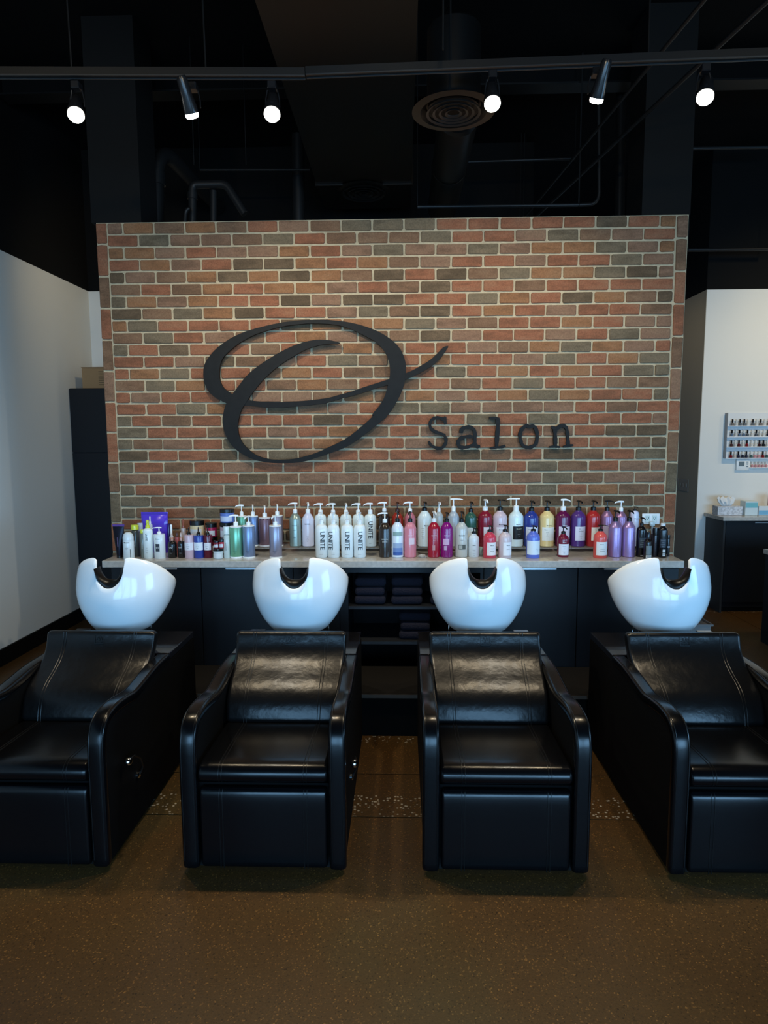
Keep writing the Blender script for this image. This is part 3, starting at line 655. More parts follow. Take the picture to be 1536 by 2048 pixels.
def bottle(x, base, wpx, top, shape, col, cap, captop, label, row='f', kind='plastic', lab=None, txt=None, name='pump_bottle', grp='hair product bottles on the worktop', Y=None, rings=None, capc=BC):
    if Y is None: Y = 4.262 if row == 'b' else 4.035
    z0 = {'b': RZ, 'f': CT}[row]
    if row == 'f' and Y == 4.035:
        b_ = at(x, base, 4.0); d = b_-CAM; k = (CT-H)/d.z; Y = min(4.10, max(3.975, (CAM+d*k).y))
    wpos = at(x, base, Y); px_m = at(x+10, base, Y).x-wpos.x; R = wpx*px_m/20*.985
    zt = at(x, top, Y).z; hb = zt-z0; hcap = at(x, captop, Y).z-zt
    t = thing(name, label, 'tube' if name == 'squeeze_tube' else ('jar' if 'jar' in name else 'bottle'), (wpos.x, Y, z0), grp)
    M_ = cmat(col, kind); nr = max(.008, R*.36)
    if shape == 'cone': prof = [(R*.92, 0), (R, .004), (R, hb-R*1.05), (R*.93, hb-R*.80), (nr*1.5, hb-R*.18), (nr*1.15, hb-.003), (nr*1.1, hb)]; ch = hb-R*1.05
    elif shape == 'bell': prof = [(R*.94, 0), (R, .004), (R, hb-R*1.0), (R*.95, hb-R*.72), (R*.8, hb-R*.46), (R*.55, hb-R*.24), (nr*1.2, hb-R*.12), (nr*1.1, hb)]; ch = hb-R
    elif shape == 'round': prof = [(R*.90, 0), (R, .006), (R, hb-R*.9), (R*.93, hb-R*.5), (R*.74, hb-R*.2), (R*.45, hb-.004), (nr, hb)]; ch = hb-R*.9
    elif shape == 'slope': prof = [(R*.92, 0), (R, .004), (R, hb-R*.55), (R*.85, hb-R*.25), (nr*1.1, hb)]; ch = hb-R*.55
    elif shape == 'taper': prof = [(R*.96, 0), (R, .004), (R*.97, hb*.5), (R*.90, hb-.004), (R*.8, hb)]; ch = hb
    else: prof = [(R*.96, 0), (R, .003), (R, hb-.004), (R*.95, hb)]; ch = hb-.004
    mb = MB(); mb.lathe(prof, 0, 0, 28); body = part('bottle_body', mb, M_, t)
    if rings:
        mb = MB(); mb.lathe([(R*1.02, .0), (R*1.03, .004), (R*1.02, .010)], 0, 0, 28); part('base_ring', mb, cmat(rings), t)
        mb = MB(); mb.lathe([(R*1.0, hb), (R*1.01, hb+.004), (R*.9, hb+.007)], 0, 0, 28); part('top_ring', mb, cmat(rings), t)
    zc = hb+(.007 if rings else 0); hcap -= (.007 if rings else 0)
    if cap == 'tip':
        mb = MB(); mb.lathe([(R*.42, zc), (R*.40, zc+hcap*.25), (R*.16, zc+hcap*.45), (R*.07, zc+hcap)], 0, 0, 14); part('nozzle', mb, cmat(capc), t)
    elif cap == 'cap':
        mb = MB(); mb.lathe([(R*.5, zc), (R*.5, zc+hcap*.9), (R*.42, zc+hcap)], 0, 0, 18); part('cap', mb, cmat(capc), t)
    elif cap == 'wide':
        mb = MB(); mb.lathe([(R*1.01, zc), (R*1.01, zc+hcap*.8), (R*.94, zc+hcap)], 0, 0, 28); part('lid', mb, cmat(capc), t)
    elif cap == 'dome':
        mb = MB(); mb.lathe([(R, zc), (R*.99, zc+hcap*.4), (R*.8, zc+hcap*.8), (R*.4, zc+hcap)], 0, 0, 28); part('cap', mb, cmat(capc), t)
    elif cap == 'spray':
        mb = MB(); mb.lathe([(R*.45, zc), (R*.45, zc+hcap*.3), (R*.3, zc+hcap*.38), (R*.3, zc+hcap*.92), (R*.2, zc+hcap)], 0, 0, 16); s_ = part('sprayer', mb, cmat(capc), t)
        mb = MB(); mb.tube([(0, 0, zc+hcap*.72), (0, -R*.5, zc+hcap*.72)], R*.13, 8); part('nozzle', mb, cmat(capc), s_)
    elif cap == 'pipette':
        mb = MB(); mb.lathe([(R*.4, zc), (R*.4, zc+hcap*.35), (R*.36, zc+hcap*.4)], 0, 0, 16); s_ = part('collar', mb, cmat((196, 140, 120), 'metal'), t)
        mb = MB(); mb.lathe([(R*.2, zc+hcap*.4), (R*.24, zc+hcap*.7), (R*.1, zc+hcap)], 0, 0, 12); part('dropper', mb, cmat(capc), s_)
    elif cap and cap != 'none': pump(t, zc, R, hcap, cap, capc)
    # label: (colour, z0 fraction, z1 fraction, half angle, rotation)
    if lab:
        for c, f0, f1, ha, ro in (lab if isinstance(lab, list) else [lab]):
            mb = band_patch(R, f0*hb, f1*hb, ro-ha, ro+ha); part('label', mb, cmat(c, 'matte'), t)
    if txt:
        for tt in (txt if isinstance(txt, list) else [txt]):
            s_, size, f, c, *rest_ = tt; vert = 'v' in rest_; ro = next((q for q in rest_ if isinstance(q, (float, int))), 0.0)
            me = text_mesh(s_, size, bold=size*.012); wrap(me, R, f*hb, ro, vert, .0012)
            me.materials.clear(); me.materials.append(cmat(c, 'matte')); lo = link('lettering', me, body)
    return t
def lines(n, f0, f1, size=.0042, c=(40, 40, 44), ch='mmmmmmmm', ro=0.0):
    return [(ch[:3+(k*3) % 6], size, f0+(f1-f0)*k/max(1, n-1), c, ro) for k in range(n)]
K = (25, 27, 30); WT_ = (240, 244, 244)
# ---- left cluster
tb = bottle(240, 1117, 24, 1062, 'flat', (22, 20, 32), 'none', 1060, 'black squeeze tube with purple crimped end standing cap down at left end of worktop', Y=4.03, name='squeeze_tube')
for ch in list(tb.children):
    for c2 in list(ch.children): bpy.data.objects.remove(c2)
    bpy.data.objects.remove(ch)
m = MB(); prev = None
for z, a, b in ((.014, .019, .019), (.05, .022, .021), (.10, .028, .018), (.15, .033, .010), (.187, .036, .004), (.207, .037, .002)):
    cur = m.ring([(a*cos(k*pi/10), b*sin(k*pi/10), z) for k in range(20)])
    if prev: m.bridge(prev, cur)
    else: m.face(cur[::-1])
    prev = cur
m.face(prev); bd = part('tube_body', m, cmat((22, 20, 34), 'metal'), tb)
m = MB(); m.box(-.0375, .0375, -.0028, .0028, .198, .211); part('crimp', m, cmat((92, 60, 140)), tb, False)
m = MB(); m.lathe([(.019, 0), (.019, .016), (.017, .018)], 0, 0, 20); part('cap', m, cmat(BC), tb)
me = text_mesh('mmmmmm', .013); [setattr(v, 'co', Vector((v.co.y, -.0215-(.10-v.co.x)*.01*0, .10-v.co.x))) for v in me.vertices]; me.materials.append(cmat((150, 130, 180), 'matte')); link('lettering', me, bd, (0, .0, 0))
bottle(258.5, 1118, 21, 1080, 'flat', (232, 244, 248), 'dome', 1064.5, 'white bottle with rounded white cap standing in front beside the squeeze tube', name='bottle', capc=(226, 236, 240), txt=[('Mmmm', .011, .90, K), *lines(3, .55, .68)], lab=((30, 50, 60), .04, .55, .05, .65))
bottle(272.5, 1115.5, 15, 1059, 'slope', (92, 100, 100), 'wide', 1049.5, 'slim dark grey bottle with yellow cap behind the rounded white bottle', name='bottle', Y=4.07, capc=(214, 222, 60), txt=('UNITE', .014, .5, (200, 205, 205), 'v'), kind='metal')
bottle(283, 1114, 11, 1062, 'slope', (120, 130, 132), 'wide', 1046, 'slim grey bottle with clear silver cap in the left cluster', name='bottle', Y=4.14, capc=(190, 198, 210))
bottle(287.5, 1116, 9, 1066, 'slope', (118, 128, 122), 'wide', 1058.5, 'small grey bottle with yellow cap beside the white spray bottle', name='bottle', Y=4.035, capc=(214, 222, 70), txt=('mmmmm', .01, .5, (220, 225, 225), 'v'))
bottle(298, 1116, 19, 1056, 'slope', (234, 248, 250), 'spray', 1040, 'white spray bottle with yellow nozzle in the left cluster', name='spray_bottle', capc=(216, 222, 70), txt=[('UNITE', .016, .72, K, 'v'), *lines(3, .2, .36, .004)])
bottle(303, 1110, 9, 1048, 'slope', (200, 208, 220), 'spray', 1032.5, 'small clear spray bottle standing behind the yellow nozzled bottle', name='spray_bottle', Y=4.125, capc=(222, 228, 235))
bottle(320.5, 1116, 22, 1068, 'flat', (232, 242, 246), 'L', 1054, 'white pump bottle with dark square print in front of the purple pouch', capc=WC, lab=((52, 62, 74), .30, .62, .36, -.05), txt=[('Mmmm', .009, .82, K), ('01', .018, .46, (220, 228, 230), -.05)])
# purple pouch
pp = at(312, 1100, 4.22); bx = thing('stand_up_pouch', 'shiny violet stand-up pouch leaning at the brick wall', 'pouch', (pp.x, 4.22, CT))
pw = at(337, 1060, 4.22).x-pp.x; ph_ = at(312, 1024, 4.22).z-CT
m = MB(); prev = None
for f, d_ in ((0, .036), (.1, .040), (.4, .034), (.7, .022), (.9, .010), (.94, .003), (1, .0022)):
    cur = m.ring([(pw*(1-.05*sin(f*3))*sx_, d_*sy_, f*ph_) for sx_, sy_ in ((-1, -.2), (-.8, -1), (0, -1.15), (.8, -1), (1, -.2), (1, .2), (.8, 1), (0, 1.1), (-.8, 1), (-1, .2))])
    if prev: m.bridge(prev, cur)
    else: m.face(cur[::-1])
    prev = cur
m.face(prev); part('pouch_body', m, cmat((84, 58, 205)), bx)
part('seal_strip', MB().box(-pw*.97, pw*.97, -.004, -.0026, ph_*.93, ph_*.99), cmat((70, 48, 180)), bx, False)
part('side_gusset', MB().box(pw*.98, pw*1.14, -.02, .03, 0, ph_*.72, .008, 2), cmat((38, 28, 100)), bx)
bottle(344.5, 1110, 9, 1072, 'slope', (196, 208, 212), 'cap', 1049, 'slender clear bottle with white cap right of the violet pouch', name='bottle', Y=4.16, capc=WC)
bottle(345.5, 1115, 18, 1081, 'round', (20, 20, 22), 'pipette', 1067, 'black dropper bottle with rose gold collar, left one of a pair', name='dropper_bottle', txt=[('OO', .014, .62, (225, 228, 228)), ('mmmm', .005, .3, (150, 150, 150))], capc=(210, 190, 180))
bottle(363.5, 1115, 15, 1081, 'round', (22, 20, 24), 'pipette', 1065, 'black dropper bottle with rose gold collar, right one of a pair', name='dropper_bottle', txt=[('OO', .012, .62, (225, 228, 228)), ('mmmm', .005, .3, (150, 150, 150))], capc=(210, 190, 180))
bottle(355.5, 1109, 9, 1074, 'flat', (176, 92, 92), 'cap', 1065, 'small copper pink bottle between and behind the two dropper bottles', name='bottle', Y=4.13, capc=(90, 60, 55))
bottle(368.5, 1104, 10, 1056, 'flat', (205, 190, 186), 'spray', 1038, 'pale bottle with rose gold sprayer against the brick wall', name='spray_bottle', Y=4.25, capc=(150, 88, 72))
bottle(379.5, 1116, 18.5, 1069, 'flat', (206, 178, 188), 'tip', 1055, 'dusty pink bottle with black tip and white label', name='bottle', lab=((234, 234, 242), .36, .68, 1.2, 0), txt=lines(3, .45, .6))
bottle(398.5, 1115.5, 19, 1070, 'flat', (48, 70, 158), 'tip', 1054, 'deep blue bottle with black tip and white label', name='bottle', lab=((230, 240, 250), .36, .70, 1.25, 0), txt=lines(3, .45, .6))
bottle(417, 1115, 18, 1070, 'flat', (92, 18, 36), 'tip', 1055, 'dark red bottle with black tip and white label', name='bottle', lab=((232, 234, 242), .36, .68, .85, .1), txt=lines(3, .45, .6))
def jar(x, top, base, wpx, col, lidf, label, Y, z0=None, lidc=BC, labc=(215, 222, 228)):
    wp = at(x, base, Y); R = wpx*(at(x+10, base, Y).x-wp.x)/20; zb = z0 if z0 is not None else wp.z; h = at(x, top, Y).z-zb
    t = thing('product_jar', label, 'jar', (wp.x, Y, zb), 'hair mask jars on the worktop')
    mb = MB(); hb = h*(1-lidf); mb.lathe([(R*.85, 0), (R*.97, .004), (R*.97, hb-.002), (R*.9, hb)], 0, 0, 28); part('jar_body', mb, cmat(col), t)
    mb = MB(); mb.lathe([(R, hb), (R, h-.002), (R*.95, h)], 0, 0, 28); part('lid', mb, cmat(lidc), t)
    mb = band_patch(R*.97, hb*.15, hb*.66, -.9, .9); part('label', mb, cmat(labc, 'matte'), t)
    return zb+h
z = jar(395, 1071, 1110, 27, (150, 30, 44), .3, 'red hair mask jar under the cream one behind the tipped bottles', 4.19, CT)
z = jar(395, 1040.5, 1071, 29, (226, 205, 160), .3, 'cream yellow hair mask jar with black lid on top of another jar', 4.19, z)
z = jar(424.5, 1073, 1110, 24, (86, 16, 32), .25, 'dark red hair mask jar at bottom of its stack behind the red bottle', 4.19, CT)
z = jar(423, 1045.5, 1073, 23, (170, 30, 74), .3, 'raspberry red hair mask jar with black lid on top of its stack', 4.19, z)
z = jar(455, 1075, 1112, 28, (70, 22, 36), .25, 'dark brown red hair mask jar at bottom of the stack of three', 4.16, CT)
z = jar(455, 1044.5, 1075, 29, (196, 176, 190), .26, 'pale pink hair mask jar in the middle of the stack of three', 4.16, z)
z = jar(455, 1017.5, 1044.5, 29, (96, 122, 196), .26, 'blue hair mask jar with black lid topping the stack of three', 4.16, z, labc=(196, 208, 232))
z = jar(437, 1096, 1116, 20, (206, 218, 222), .26, 'small white jar with black lid in front of the red mask jars', 4.0, CT)
jar(433, 1081.5, 1096, 11, (120, 24, 40), .2, 'tiny dark red sample jar on the small white jar, left', 4.0, z); jar(443.5, 1078, 1096, 10, (176, 60, 72), .3, 'tiny rose sample jar on the small white jar, right', 4.0, z)
bottle(454.5, 1116, 12.5, 1068, 'slope', (198, 212, 210), 'wide', 1053, 'slim white bottle with clear cap left of the green pump bottle', name='bottle', capc=(222, 232, 230), txt=('mmmmmmmm', .008, .5, (60, 66, 66), 'v'))
# ---- metallic pump bottles
bottle(473.5, 1115, 25, 1054, 'flat', (128, 190, 156), 'L', 1029, 'metallic green pump bottle in front row', kind='metal', rings=WC, capc=WC, txt=lines(2, .18, .22, .005, (40, 90, 70)))
bottle(498.5, 1115, 24.5, 1052.5, 'flat', (136, 156, 190), 'G', 1031, 'metallic steel blue pump bottle in front row', kind='metal', rings=WC, capc=WC, txt=lines(2, .18, .22, .005, (50, 60, 90)))
bottle(552, 1115, 25, 1052.5, 'flat', (166, 166, 188), 'G', 1030.5, 'metallic silver lilac pump bottle with round black emblem, alone in front row', kind='metal', rings=WC, capc=WC, txt=lines(2, .18, .22, .005, (70, 70, 90)))
t_ = [o for o in COL.objects if o.get('label', '').startswith('metallic silver lilac')][0]; bb = t_.children[0]
m = MB(); R_ = .0375
A = m.ring([((R_+.001)*sin(.012*cos(k*pi/10)/R_+.1), -(R_+.001)*cos(.012*cos(k*pi/10)/R_+.1), .140+.012*sin(k*pi/10)) for k in range(20)]); m.face(A); part('emblem', m, cmat((12, 12, 16), 'matte'), t_)
bottle(485, 1093, 19.5, 1033, 'flat', (128, 190, 156), 'L', 1009, 'metallic green pump bottle in back row', 'b', 'metal', rings=WC, capc=WC)
bottle(507.5, 1093, 20.5, 1033, 'flat', (128, 150, 190), 'F', 1009, 'metallic steel blue pump bottle in back row', 'b', 'metal', rings=WC, capc=WC)
bottle(531, 1092, 25, 1036, 'flat', (140, 112, 124), 'F', 1010.5, 'metallic mauve pump bottle in back row', 'b', 'metal', rings=(225, 225, 230), capc=WC, txt=lines(2, .2, .24, .005, (70, 50, 60)), lab=((50, 38, 48), .94, .995, 3.1, 0))
bottle(556, 1093, 22, 1032, 'flat', (158, 146, 160), 'F', 1008, 'metallic grey lilac pump bottle at right end of the metallic back row', 'b', 'metal', rings=WC, capc=WC)
bottle(591.5, 1093, 24, 1026, 'cone', (160, 178, 170), 'L', 1005, 'pearly sage green pump bottle in back row', 'b', 'metal', capc=WC, txt=[('mmmmm', .009, .64, (70, 90, 84)), ('mmmm', .008, .5, (70, 90, 84)), ('mm', .010, .27, (40, 50, 50))])
bottle(617, 1093, 24.5, 1026, 'cone', (218, 220, 240), 'F', 1004, 'pearl white pump bottle right of the sage green one', 'b', capc=WC, txt=[('REDKEN', .010, .68, (90, 95, 115)), *lines(4, .16, .3, .004, (90, 95, 115))])
for x_, st, nm in ((642, 'L', 'first'), (667, 'L', 'second'), (692.5, 'F', 'third'), (717, 'L', 'fourth')):
    bottle(x_, 1092, 23.5, 1027, 'round', (236, 246, 244), st, 1006, 'tall white pump bottle in the back row, %s from left of its five' % nm, 'b', capc=WC, txt=('UNITE', .040, .50, K, 'v', .30))
bottle(741, 1092, 24.5, 1027, 'round', (236, 246, 244), 'L', 1005.5, 'tall white pump bottle in the back row, last of its five beside the brown bottle', 'b', capc=WC, txt=[('UNITE', .040, .52, K, 'v', .05), ('mmmmm', .004, .1, K)])
for x_, nm in ((643.5, 'first'), (667.5, 'second'), (695, 'third'), (720, 'fourth')):
    bottle(x_, 1114, 24.8, 1047.5, 'round', (238, 247, 248), 'G', 1024, 'white pump bottle with large vertical lettering in front row, %s of four' % nm, capc=WC, txt=[('UNITE', .041, .52, K, 'v', {'first': .25, 'second': -.45, 'third': .05, 'fourth': .1}[nm]), ('mmmmmmm', .004, .11, K)])
# ---- middle
bottle(770, 1113.5, 24, 1045, 'cone', (46, 36, 30), 'L', 1024.5, 'dark brown pump bottle in front row with white pump', capc=WC, txt=[('REDKEN', .0105, .53, (200, 205, 200)), ('BREWS', .010, .46, (200, 205, 200)), ('mmm', .006, .3, (30, 90, 60))])
bottle(769, 1093, 23, 1023, 'cone', (44, 32, 28), 'L', 1003.5, 'dark brown pump bottle in back row with white pump', 'b', capc=WC)
bottle(795, 1113.5, 24.5, 1044, 'cone', (224, 236, 248), 'F', 1022, 'white pump bottle with blue gradient print and black pump', lab=[((60, 96, 170), .07, .16, .9, .1), ((110, 140, 196), .16, .28, .9, .1), ((160, 182, 212), .28, .42, .9, .1), ((150, 178, 172), .62, .74, .9, .1)])
bottle(795, 1093, 23, 1024, 'cone', (158, 44, 30), 'F', 1003.5, 'orange red pump bottle in back row with dark pump', 'b', capc=(60, 22, 18))
bottle(820.5, 1113.5, 24.5, 1044, 'cone', (216, 134, 148), 'G', 1022.5, 'soft pink pump bottle in front row with black pump', txt=[('REDKEN', .009, .63, (245, 225, 230))], lab=((236, 214, 222), .38, .56, .48, .25))
bottle(820, 1093, 23, 1024, 'cone', (190, 112, 124), 'L', 1003, 'rose pump bottle in back row with white pump', 'b', capc=WC)
bottle(849, 1094, 29, 1021.5, 'cone', (224, 238, 238), 'F', 1002.5, 'large milky white pump bottle with black pump and text', 'b', txt=[('Mmmmm', .009, .60, K, .3), *lines(6, .25, .52, .0045, (60, 66, 70), ro=-.25)])
bottle(877.5, 1094, 18, 1023, 'cone', (176, 184, 184), 'F', 1003, 'translucent grey pump bottle with white pump in back row', 'b', capc=WC)
bottle(906.5, 1093, 23, 1022, 'cone', (176, 188, 198), 'TR', 994.5, 'translucent pale blue bottle with long white spout pointing right', 'b', capc=WC)
bottle(867.5, 1113.5, 24.8, 1044, 'cone', (162, 24, 48), 'F', 1022, 'crimson red pump bottle in front row with white pump', capc=WC, txt=[('REDKEN', .009, .63, (235, 190, 195)), ('mmm', .006, .50, (235, 190, 195))], lab=((196, 150, 156), .22, .36, .22, -.05))
bottle(893, 1113.5, 24.8, 1044, 'cone', (132, 14, 116), 'F', 1024, 'magenta purple pump bottle in front row with black pump', txt=[('REDKEN', .009, .63, (235, 200, 235))], lab=[((216, 180, 216), .37, .54, .50, -.15), ((200, 170, 210), .22, .34, .24, -.25)])
bottle(922.5, 1113, 25, 1044, 'cone', (196, 198, 192), 'F', 1022, 'putty grey pump bottle in front row with black pump', txt=[('REDKEN', .010, .63, (90, 94, 92)), ('mmm', .007, .5, (90, 94, 92))], lab=[((90, 96, 90), .23, .37, .60, .05), ((180, 186, 180), .25, .35, .28, -.2)])
bottle(947, 1113, 22, 1067, 'bell', (224, 234, 240), 'F', 1055, 'small white pump bottle with black pump left of the coral bottle', txt=[('Mmm', .008, .52, K), *lines(4, .08, .32, .0038)])
bottle(961.5, 1111, 6.5, 1094, 'flat', (190, 222, 212), 'none', 1093, 'tiny mint green vial standing behind the small white bottle', name='bottle', Y=4.12)
bottle(941, 1093, 24, 1024, 'bell', (44, 90, 76), 'F', 1002.5, 'dark green pump bottle in back row with black pump', 'b', lab=((226, 236, 232), .2, .56, .8, 0), txt=lines(2, .42, .5))
bottle(969.5, 1093, 29, 1020.5, 'bell', (132, 26, 48), 'F', 998, 'wine red large pump bottle in back row with white pump', 'b', capc=WC, lab=((234, 226, 232), .1, .55, .55, .25))
bottle(979, 1115, 26, 1063.5, 'bell', (212, 66, 88), 'F', 1050.5, 'coral red short pump bottle in front row above the third basin', lab=((246, 244, 246), .12, .62, .8, .25), txt=[('Mmmm', .0075, .50, K, .3), ('mmmmm', .006, .38, K, .3), ('mmmmmm', .006, .28, K, .3)])
bottle(999, 1093, 29, 1021, 'bell', (214, 194, 202), 'R', 998.5, 'blush pink large pump bottle in back row with black pump', 'b', lab=((240, 236, 242), .15, .55, .7, .1), txt=[('Mmmmm', .009, .62, K, .1), ('Mmmm', .008, .48, K, 0)])
bottle(1009.5, 1115, 26.5, 1063, 'bell', (216, 200, 204), 'F', 1049.5, 'pale blush short pump bottle in front row with black pump', lab=((246, 246, 250), .12, .62, .75, .35), txt=[('Mmmm', .0075, .50, K, .4), ('mmmmm', .006, .36, K, .4)])
bottle(1031, 1092.5, 30, 1020.5, 'bell', (224, 244, 244), 'TL', 994, 'white large bottle with black label and long white spout', 'b', capc=WC, lab=((20, 24, 24), .20, .57, .85, .3), txt=[('Mmmmm', .008, .62, K, .2), ('Mmmmmm', .008, .50, (220, 220, 190), .3), *lines(3, .28, .42, .0045, (200, 205, 200), ro=.3)])
bottle(1061.5, 1093, 29, 1022, 'bell', (42, 60, 142), 'F', 1001, 'navy blue large pump bottle in back row with black pump', 'b', lab=((226, 234, 248), .22, .56, .95, 0), txt=lines(2, .42, .5, ro=-.4))
bottle(1065.5, 1115, 27, 1062, 'bell', (100, 122, 214), 'F', 1050.5, 'cornflower blue short pump bottle in front row with black pump', lab=((226, 240, 250), .14, .66, 1.2, 0), txt=lines(2, .3, .36, ro=.5))
bottle(1092.5, 1092, 29.5, 1021.5, 'bell', (238, 212, 146), 'F', 1000.5, 'butter yellow large pump bottle in back row with black pump', 'b', lab=((246, 246, 234), .17, .55, .95, .1), txt=[('Mmmmm', .009, .60, K, .15), ('Mmm', .0085, .48, K, -.3), *lines(4, .22, .40, .004, ro=-.1)])
bottle(1124.5, 1092, 29.5, 1020.5, 'bell', (98, 22, 72), 'R', 997.5, 'plum large pump bottle in back row with white pump', 'b', capc=WC, lab=((234, 226, 240), .2, .56, .85, .1), txt=[('Mmmm', .009, .60, (226, 220, 226), .1)])
bottle(1125.5, 1113, 23.5, 1067.5, 'bell', (116, 24, 54), 'F', 1053, 'maroon short pump bottle in front row with black pump', lab=((236, 238, 246), .1, .58, 1.0, 0), txt=[('Mmmm', .0065, .66, (230, 225, 226)), *lines(4, .2, .48, .005)])
bottle(1155, 1092, 29.5, 1020.5, 'bell', (84, 52, 122), 'F', 1000.5, 'deep violet large pump bottle in back row with black pump', 'b', lab=((232, 234, 248), .17, .56, .8, .2), txt=[('mm', .008, .50, K, 0), ('mmmmmm', .007, .44, K, .2), *lines(3, .24, .36, .004, ro=.2)])
bottle(1184.5, 1092, 28, 1020.5, 'bell', (178, 44, 44), 'F', 1000.5, 'brick red large pump bottle in back row with black pump', 'b', lab=((244, 234, 216), .17, .54, .75, .3), txt=lines(2, .45, .5, ro=.2))
bottle(1199.5, 1115, 27, 1062, 'bell', (232, 92, 84), 'R', 1049.5, 'salmon orange short pump bottle in front row with black pump', lab=((242, 248, 250), .12, .62, .95, .1), txt=[('Mmmm', .0065, .53, K), ('mmmmmm', .006, .36, K, .1), ('mmmmmmm', .006, .27, K, .1)])
bottle(1212, 1092, 24, 1021.5, 'cone', (172, 132, 172), 'R', 1000.5, 'lilac pump bottle in back row with black pump', 'b', kind='metal', lab=((190, 176, 200), .2, .6, .6, -.3))
bottle(1239.5, 1092, 23, 1022.5, 'cone', (176, 136, 176), 'L', 1001.5, 'lilac pump bottle in back row with white pump', 'b', kind='metal', capc=WC)
bottle(1228.5, 1113, 26, 1042.5, 'cone', (168, 140, 190), 'F', 1020, 'lavender pump bottle in front row, left of the pair', kind='metal', txt=[('mmmmmm', .006, .62, (110, 84, 140)), *lines(3, .2, .3, .005, (110, 84, 140))])
bottle(1255.7, 1113, 26, 1042.5, 'cone', (168, 140, 190), 'F', 1020, 'lavender pump bottle in front row, right of the pair beside the black bottles', kind='metal', txt=[('mm', .006, .62, (110, 84, 140), .5), *lines(3, .2, .3, .005, (110, 84, 140), ro=.45)])
bottle(1267, 1092, 17, 1021, 'round', (218, 220, 240), 'F', 1013, 'pearly grey rounded bottle with black pump behind the lavender pair', 'b', txt=('Mmmm', .010, .78, K, .2))
# ---- black cluster at the right
bottle(1281, 1113, 19, 1051, 'bell', (18, 17, 20), 'F', 1034.5, 'black pump bottle at the left of the dark cluster under the outlet', lab=((62, 74, 84), .3, .62, .8, .1), txt=[*lines(4, .35, .55, .006, (170, 180, 185)), ('mmmm', .007, .06, (210, 214, 214))])
bottle(1294.5, 1112.5, 16, 1077, 'bell', (22, 17, 18), 'cap', 1064, 'squat black bottle with grey information label in the dark cluster', name='bottle', Y=3.99, lab=[((120, 134, 138), .22, .66, .8, .1), ((205, 210, 210), .04, .2, .8, .1)], txt=('mmm', .01, .12, K, .1))
bottle(1309, 1113, 11, 1070, 'flat', (26, 26, 32), 'wide', 1055.5, 'slim black capped bottle in the middle of the dark cluster', name='bottle', Y=4.06, lab=((74, 72, 84), .05, .95, .08, -.5))
bottle(1323.5, 1114, 19, 1051.5, 'bell', (16, 18, 22), 'cap', 1046, 'black bottle with small white cap and barcode in the dark cluster', name='bottle', capc=(226, 230, 232), lab=[((50, 60, 72), .32, .6, .6, -.2), ((214, 218, 218), .05, .26, .30, .05), ((25, 25, 28), .09, .11, .3, .05), ((25, 25, 28), .14, .17, .3, .05)], txt=lines(4, .36, .55, .006, (150, 160, 170), ro=-.2))
bottle(1335, 1112, 7.5, 1078, 'flat', (24, 22, 28), 'wide', 1069.5, 'narrow black bottle with silver band at right edge of the dark cluster', name='bottle', Y=4.08, lab=((150, 154, 160), .5, .6, 1.5, 0))
bottle(1306, 1105, 12, 1066, 'round', (20, 20, 24), 'cap', 1058, 'dark rounded bottle half hidden at back of the dark cluster', name='bottle', Y=4.18)
# crumpled clear wrapper
cw = at(845, 1108, 4.02); m = MB(); rj = random.Random(9)
bmesh.ops.create_icosphere(m.bm, subdivisions=2, radius=.5)
for v in m.bm.verts: v.co = Vector((v.co.x*.060*rj.uniform(.6, 1.2), v.co.y*.04*rj.uniform(.6, 1.2), v.co.z*.024*rj.uniform(.5, 1.3)+.014))
mz = min(v.co.z for v in m.bm.verts)
for v in m.bm.verts: v.co.z -= mz
tag(link('crumpled_wrapper', m.mesh('crumpled_wrapper', mat('clear_film', (.9, .9, .88), .08, trans=.8, ior=1.2), False), None, (cw.x, 4.02, CT)), 'small crumpled clear wrapper on worktop between pink and crimson bottles', 'wrapper')
# ---- wall outlet with plug
oc = at(1301.5, 1037.5, D-.014); ot = thing('wall_outlet', 'white double wall outlet on the brick wall above black bottles', 'outlet', (oc.x, D-.011, oc.z))
part('cover_plate', MB().box(-.058, .058, -.007, 0, -.036, .036, .003, 2), WHITEP, ot)
for sx in (-.023, .023):
    r_o = part('receptacle', MB().box(sx-.015, sx+.015, -.010, -.0072, -.025, .022, .002, 1), cmat((206, 222, 220)), ot, False)
    part('slot', MB().box(sx-.008, sx-.005, -.0108, -.0101, .002, .012).box(sx+.005, sx+.008, -.0108, -.0101, .002, .012).box(sx-.0025, sx+.0025, -.0108, -.0101, -.008, -.003), cmat(K, 'matte'), r_o, False)
pc_ = thing('plug', 'pale plug with tapering cord sleeve in the wall outlet', 'plug', (oc.x+.004, D-.021, oc.z-.028))
m = MB(); m.box(-.016, .016, -.022, -.0005, -.018, .012, .005, 2); part('plug_body', m, cmat((196, 212, 214)), pc_)
m = MB(); m.tube([(0, -.012, -.016), (0, -.012, -.05), (.002, -.01, -.10)], [.009, .006, .003], 10); part('cord', m, cmat((150, 158, 160)), pc_)

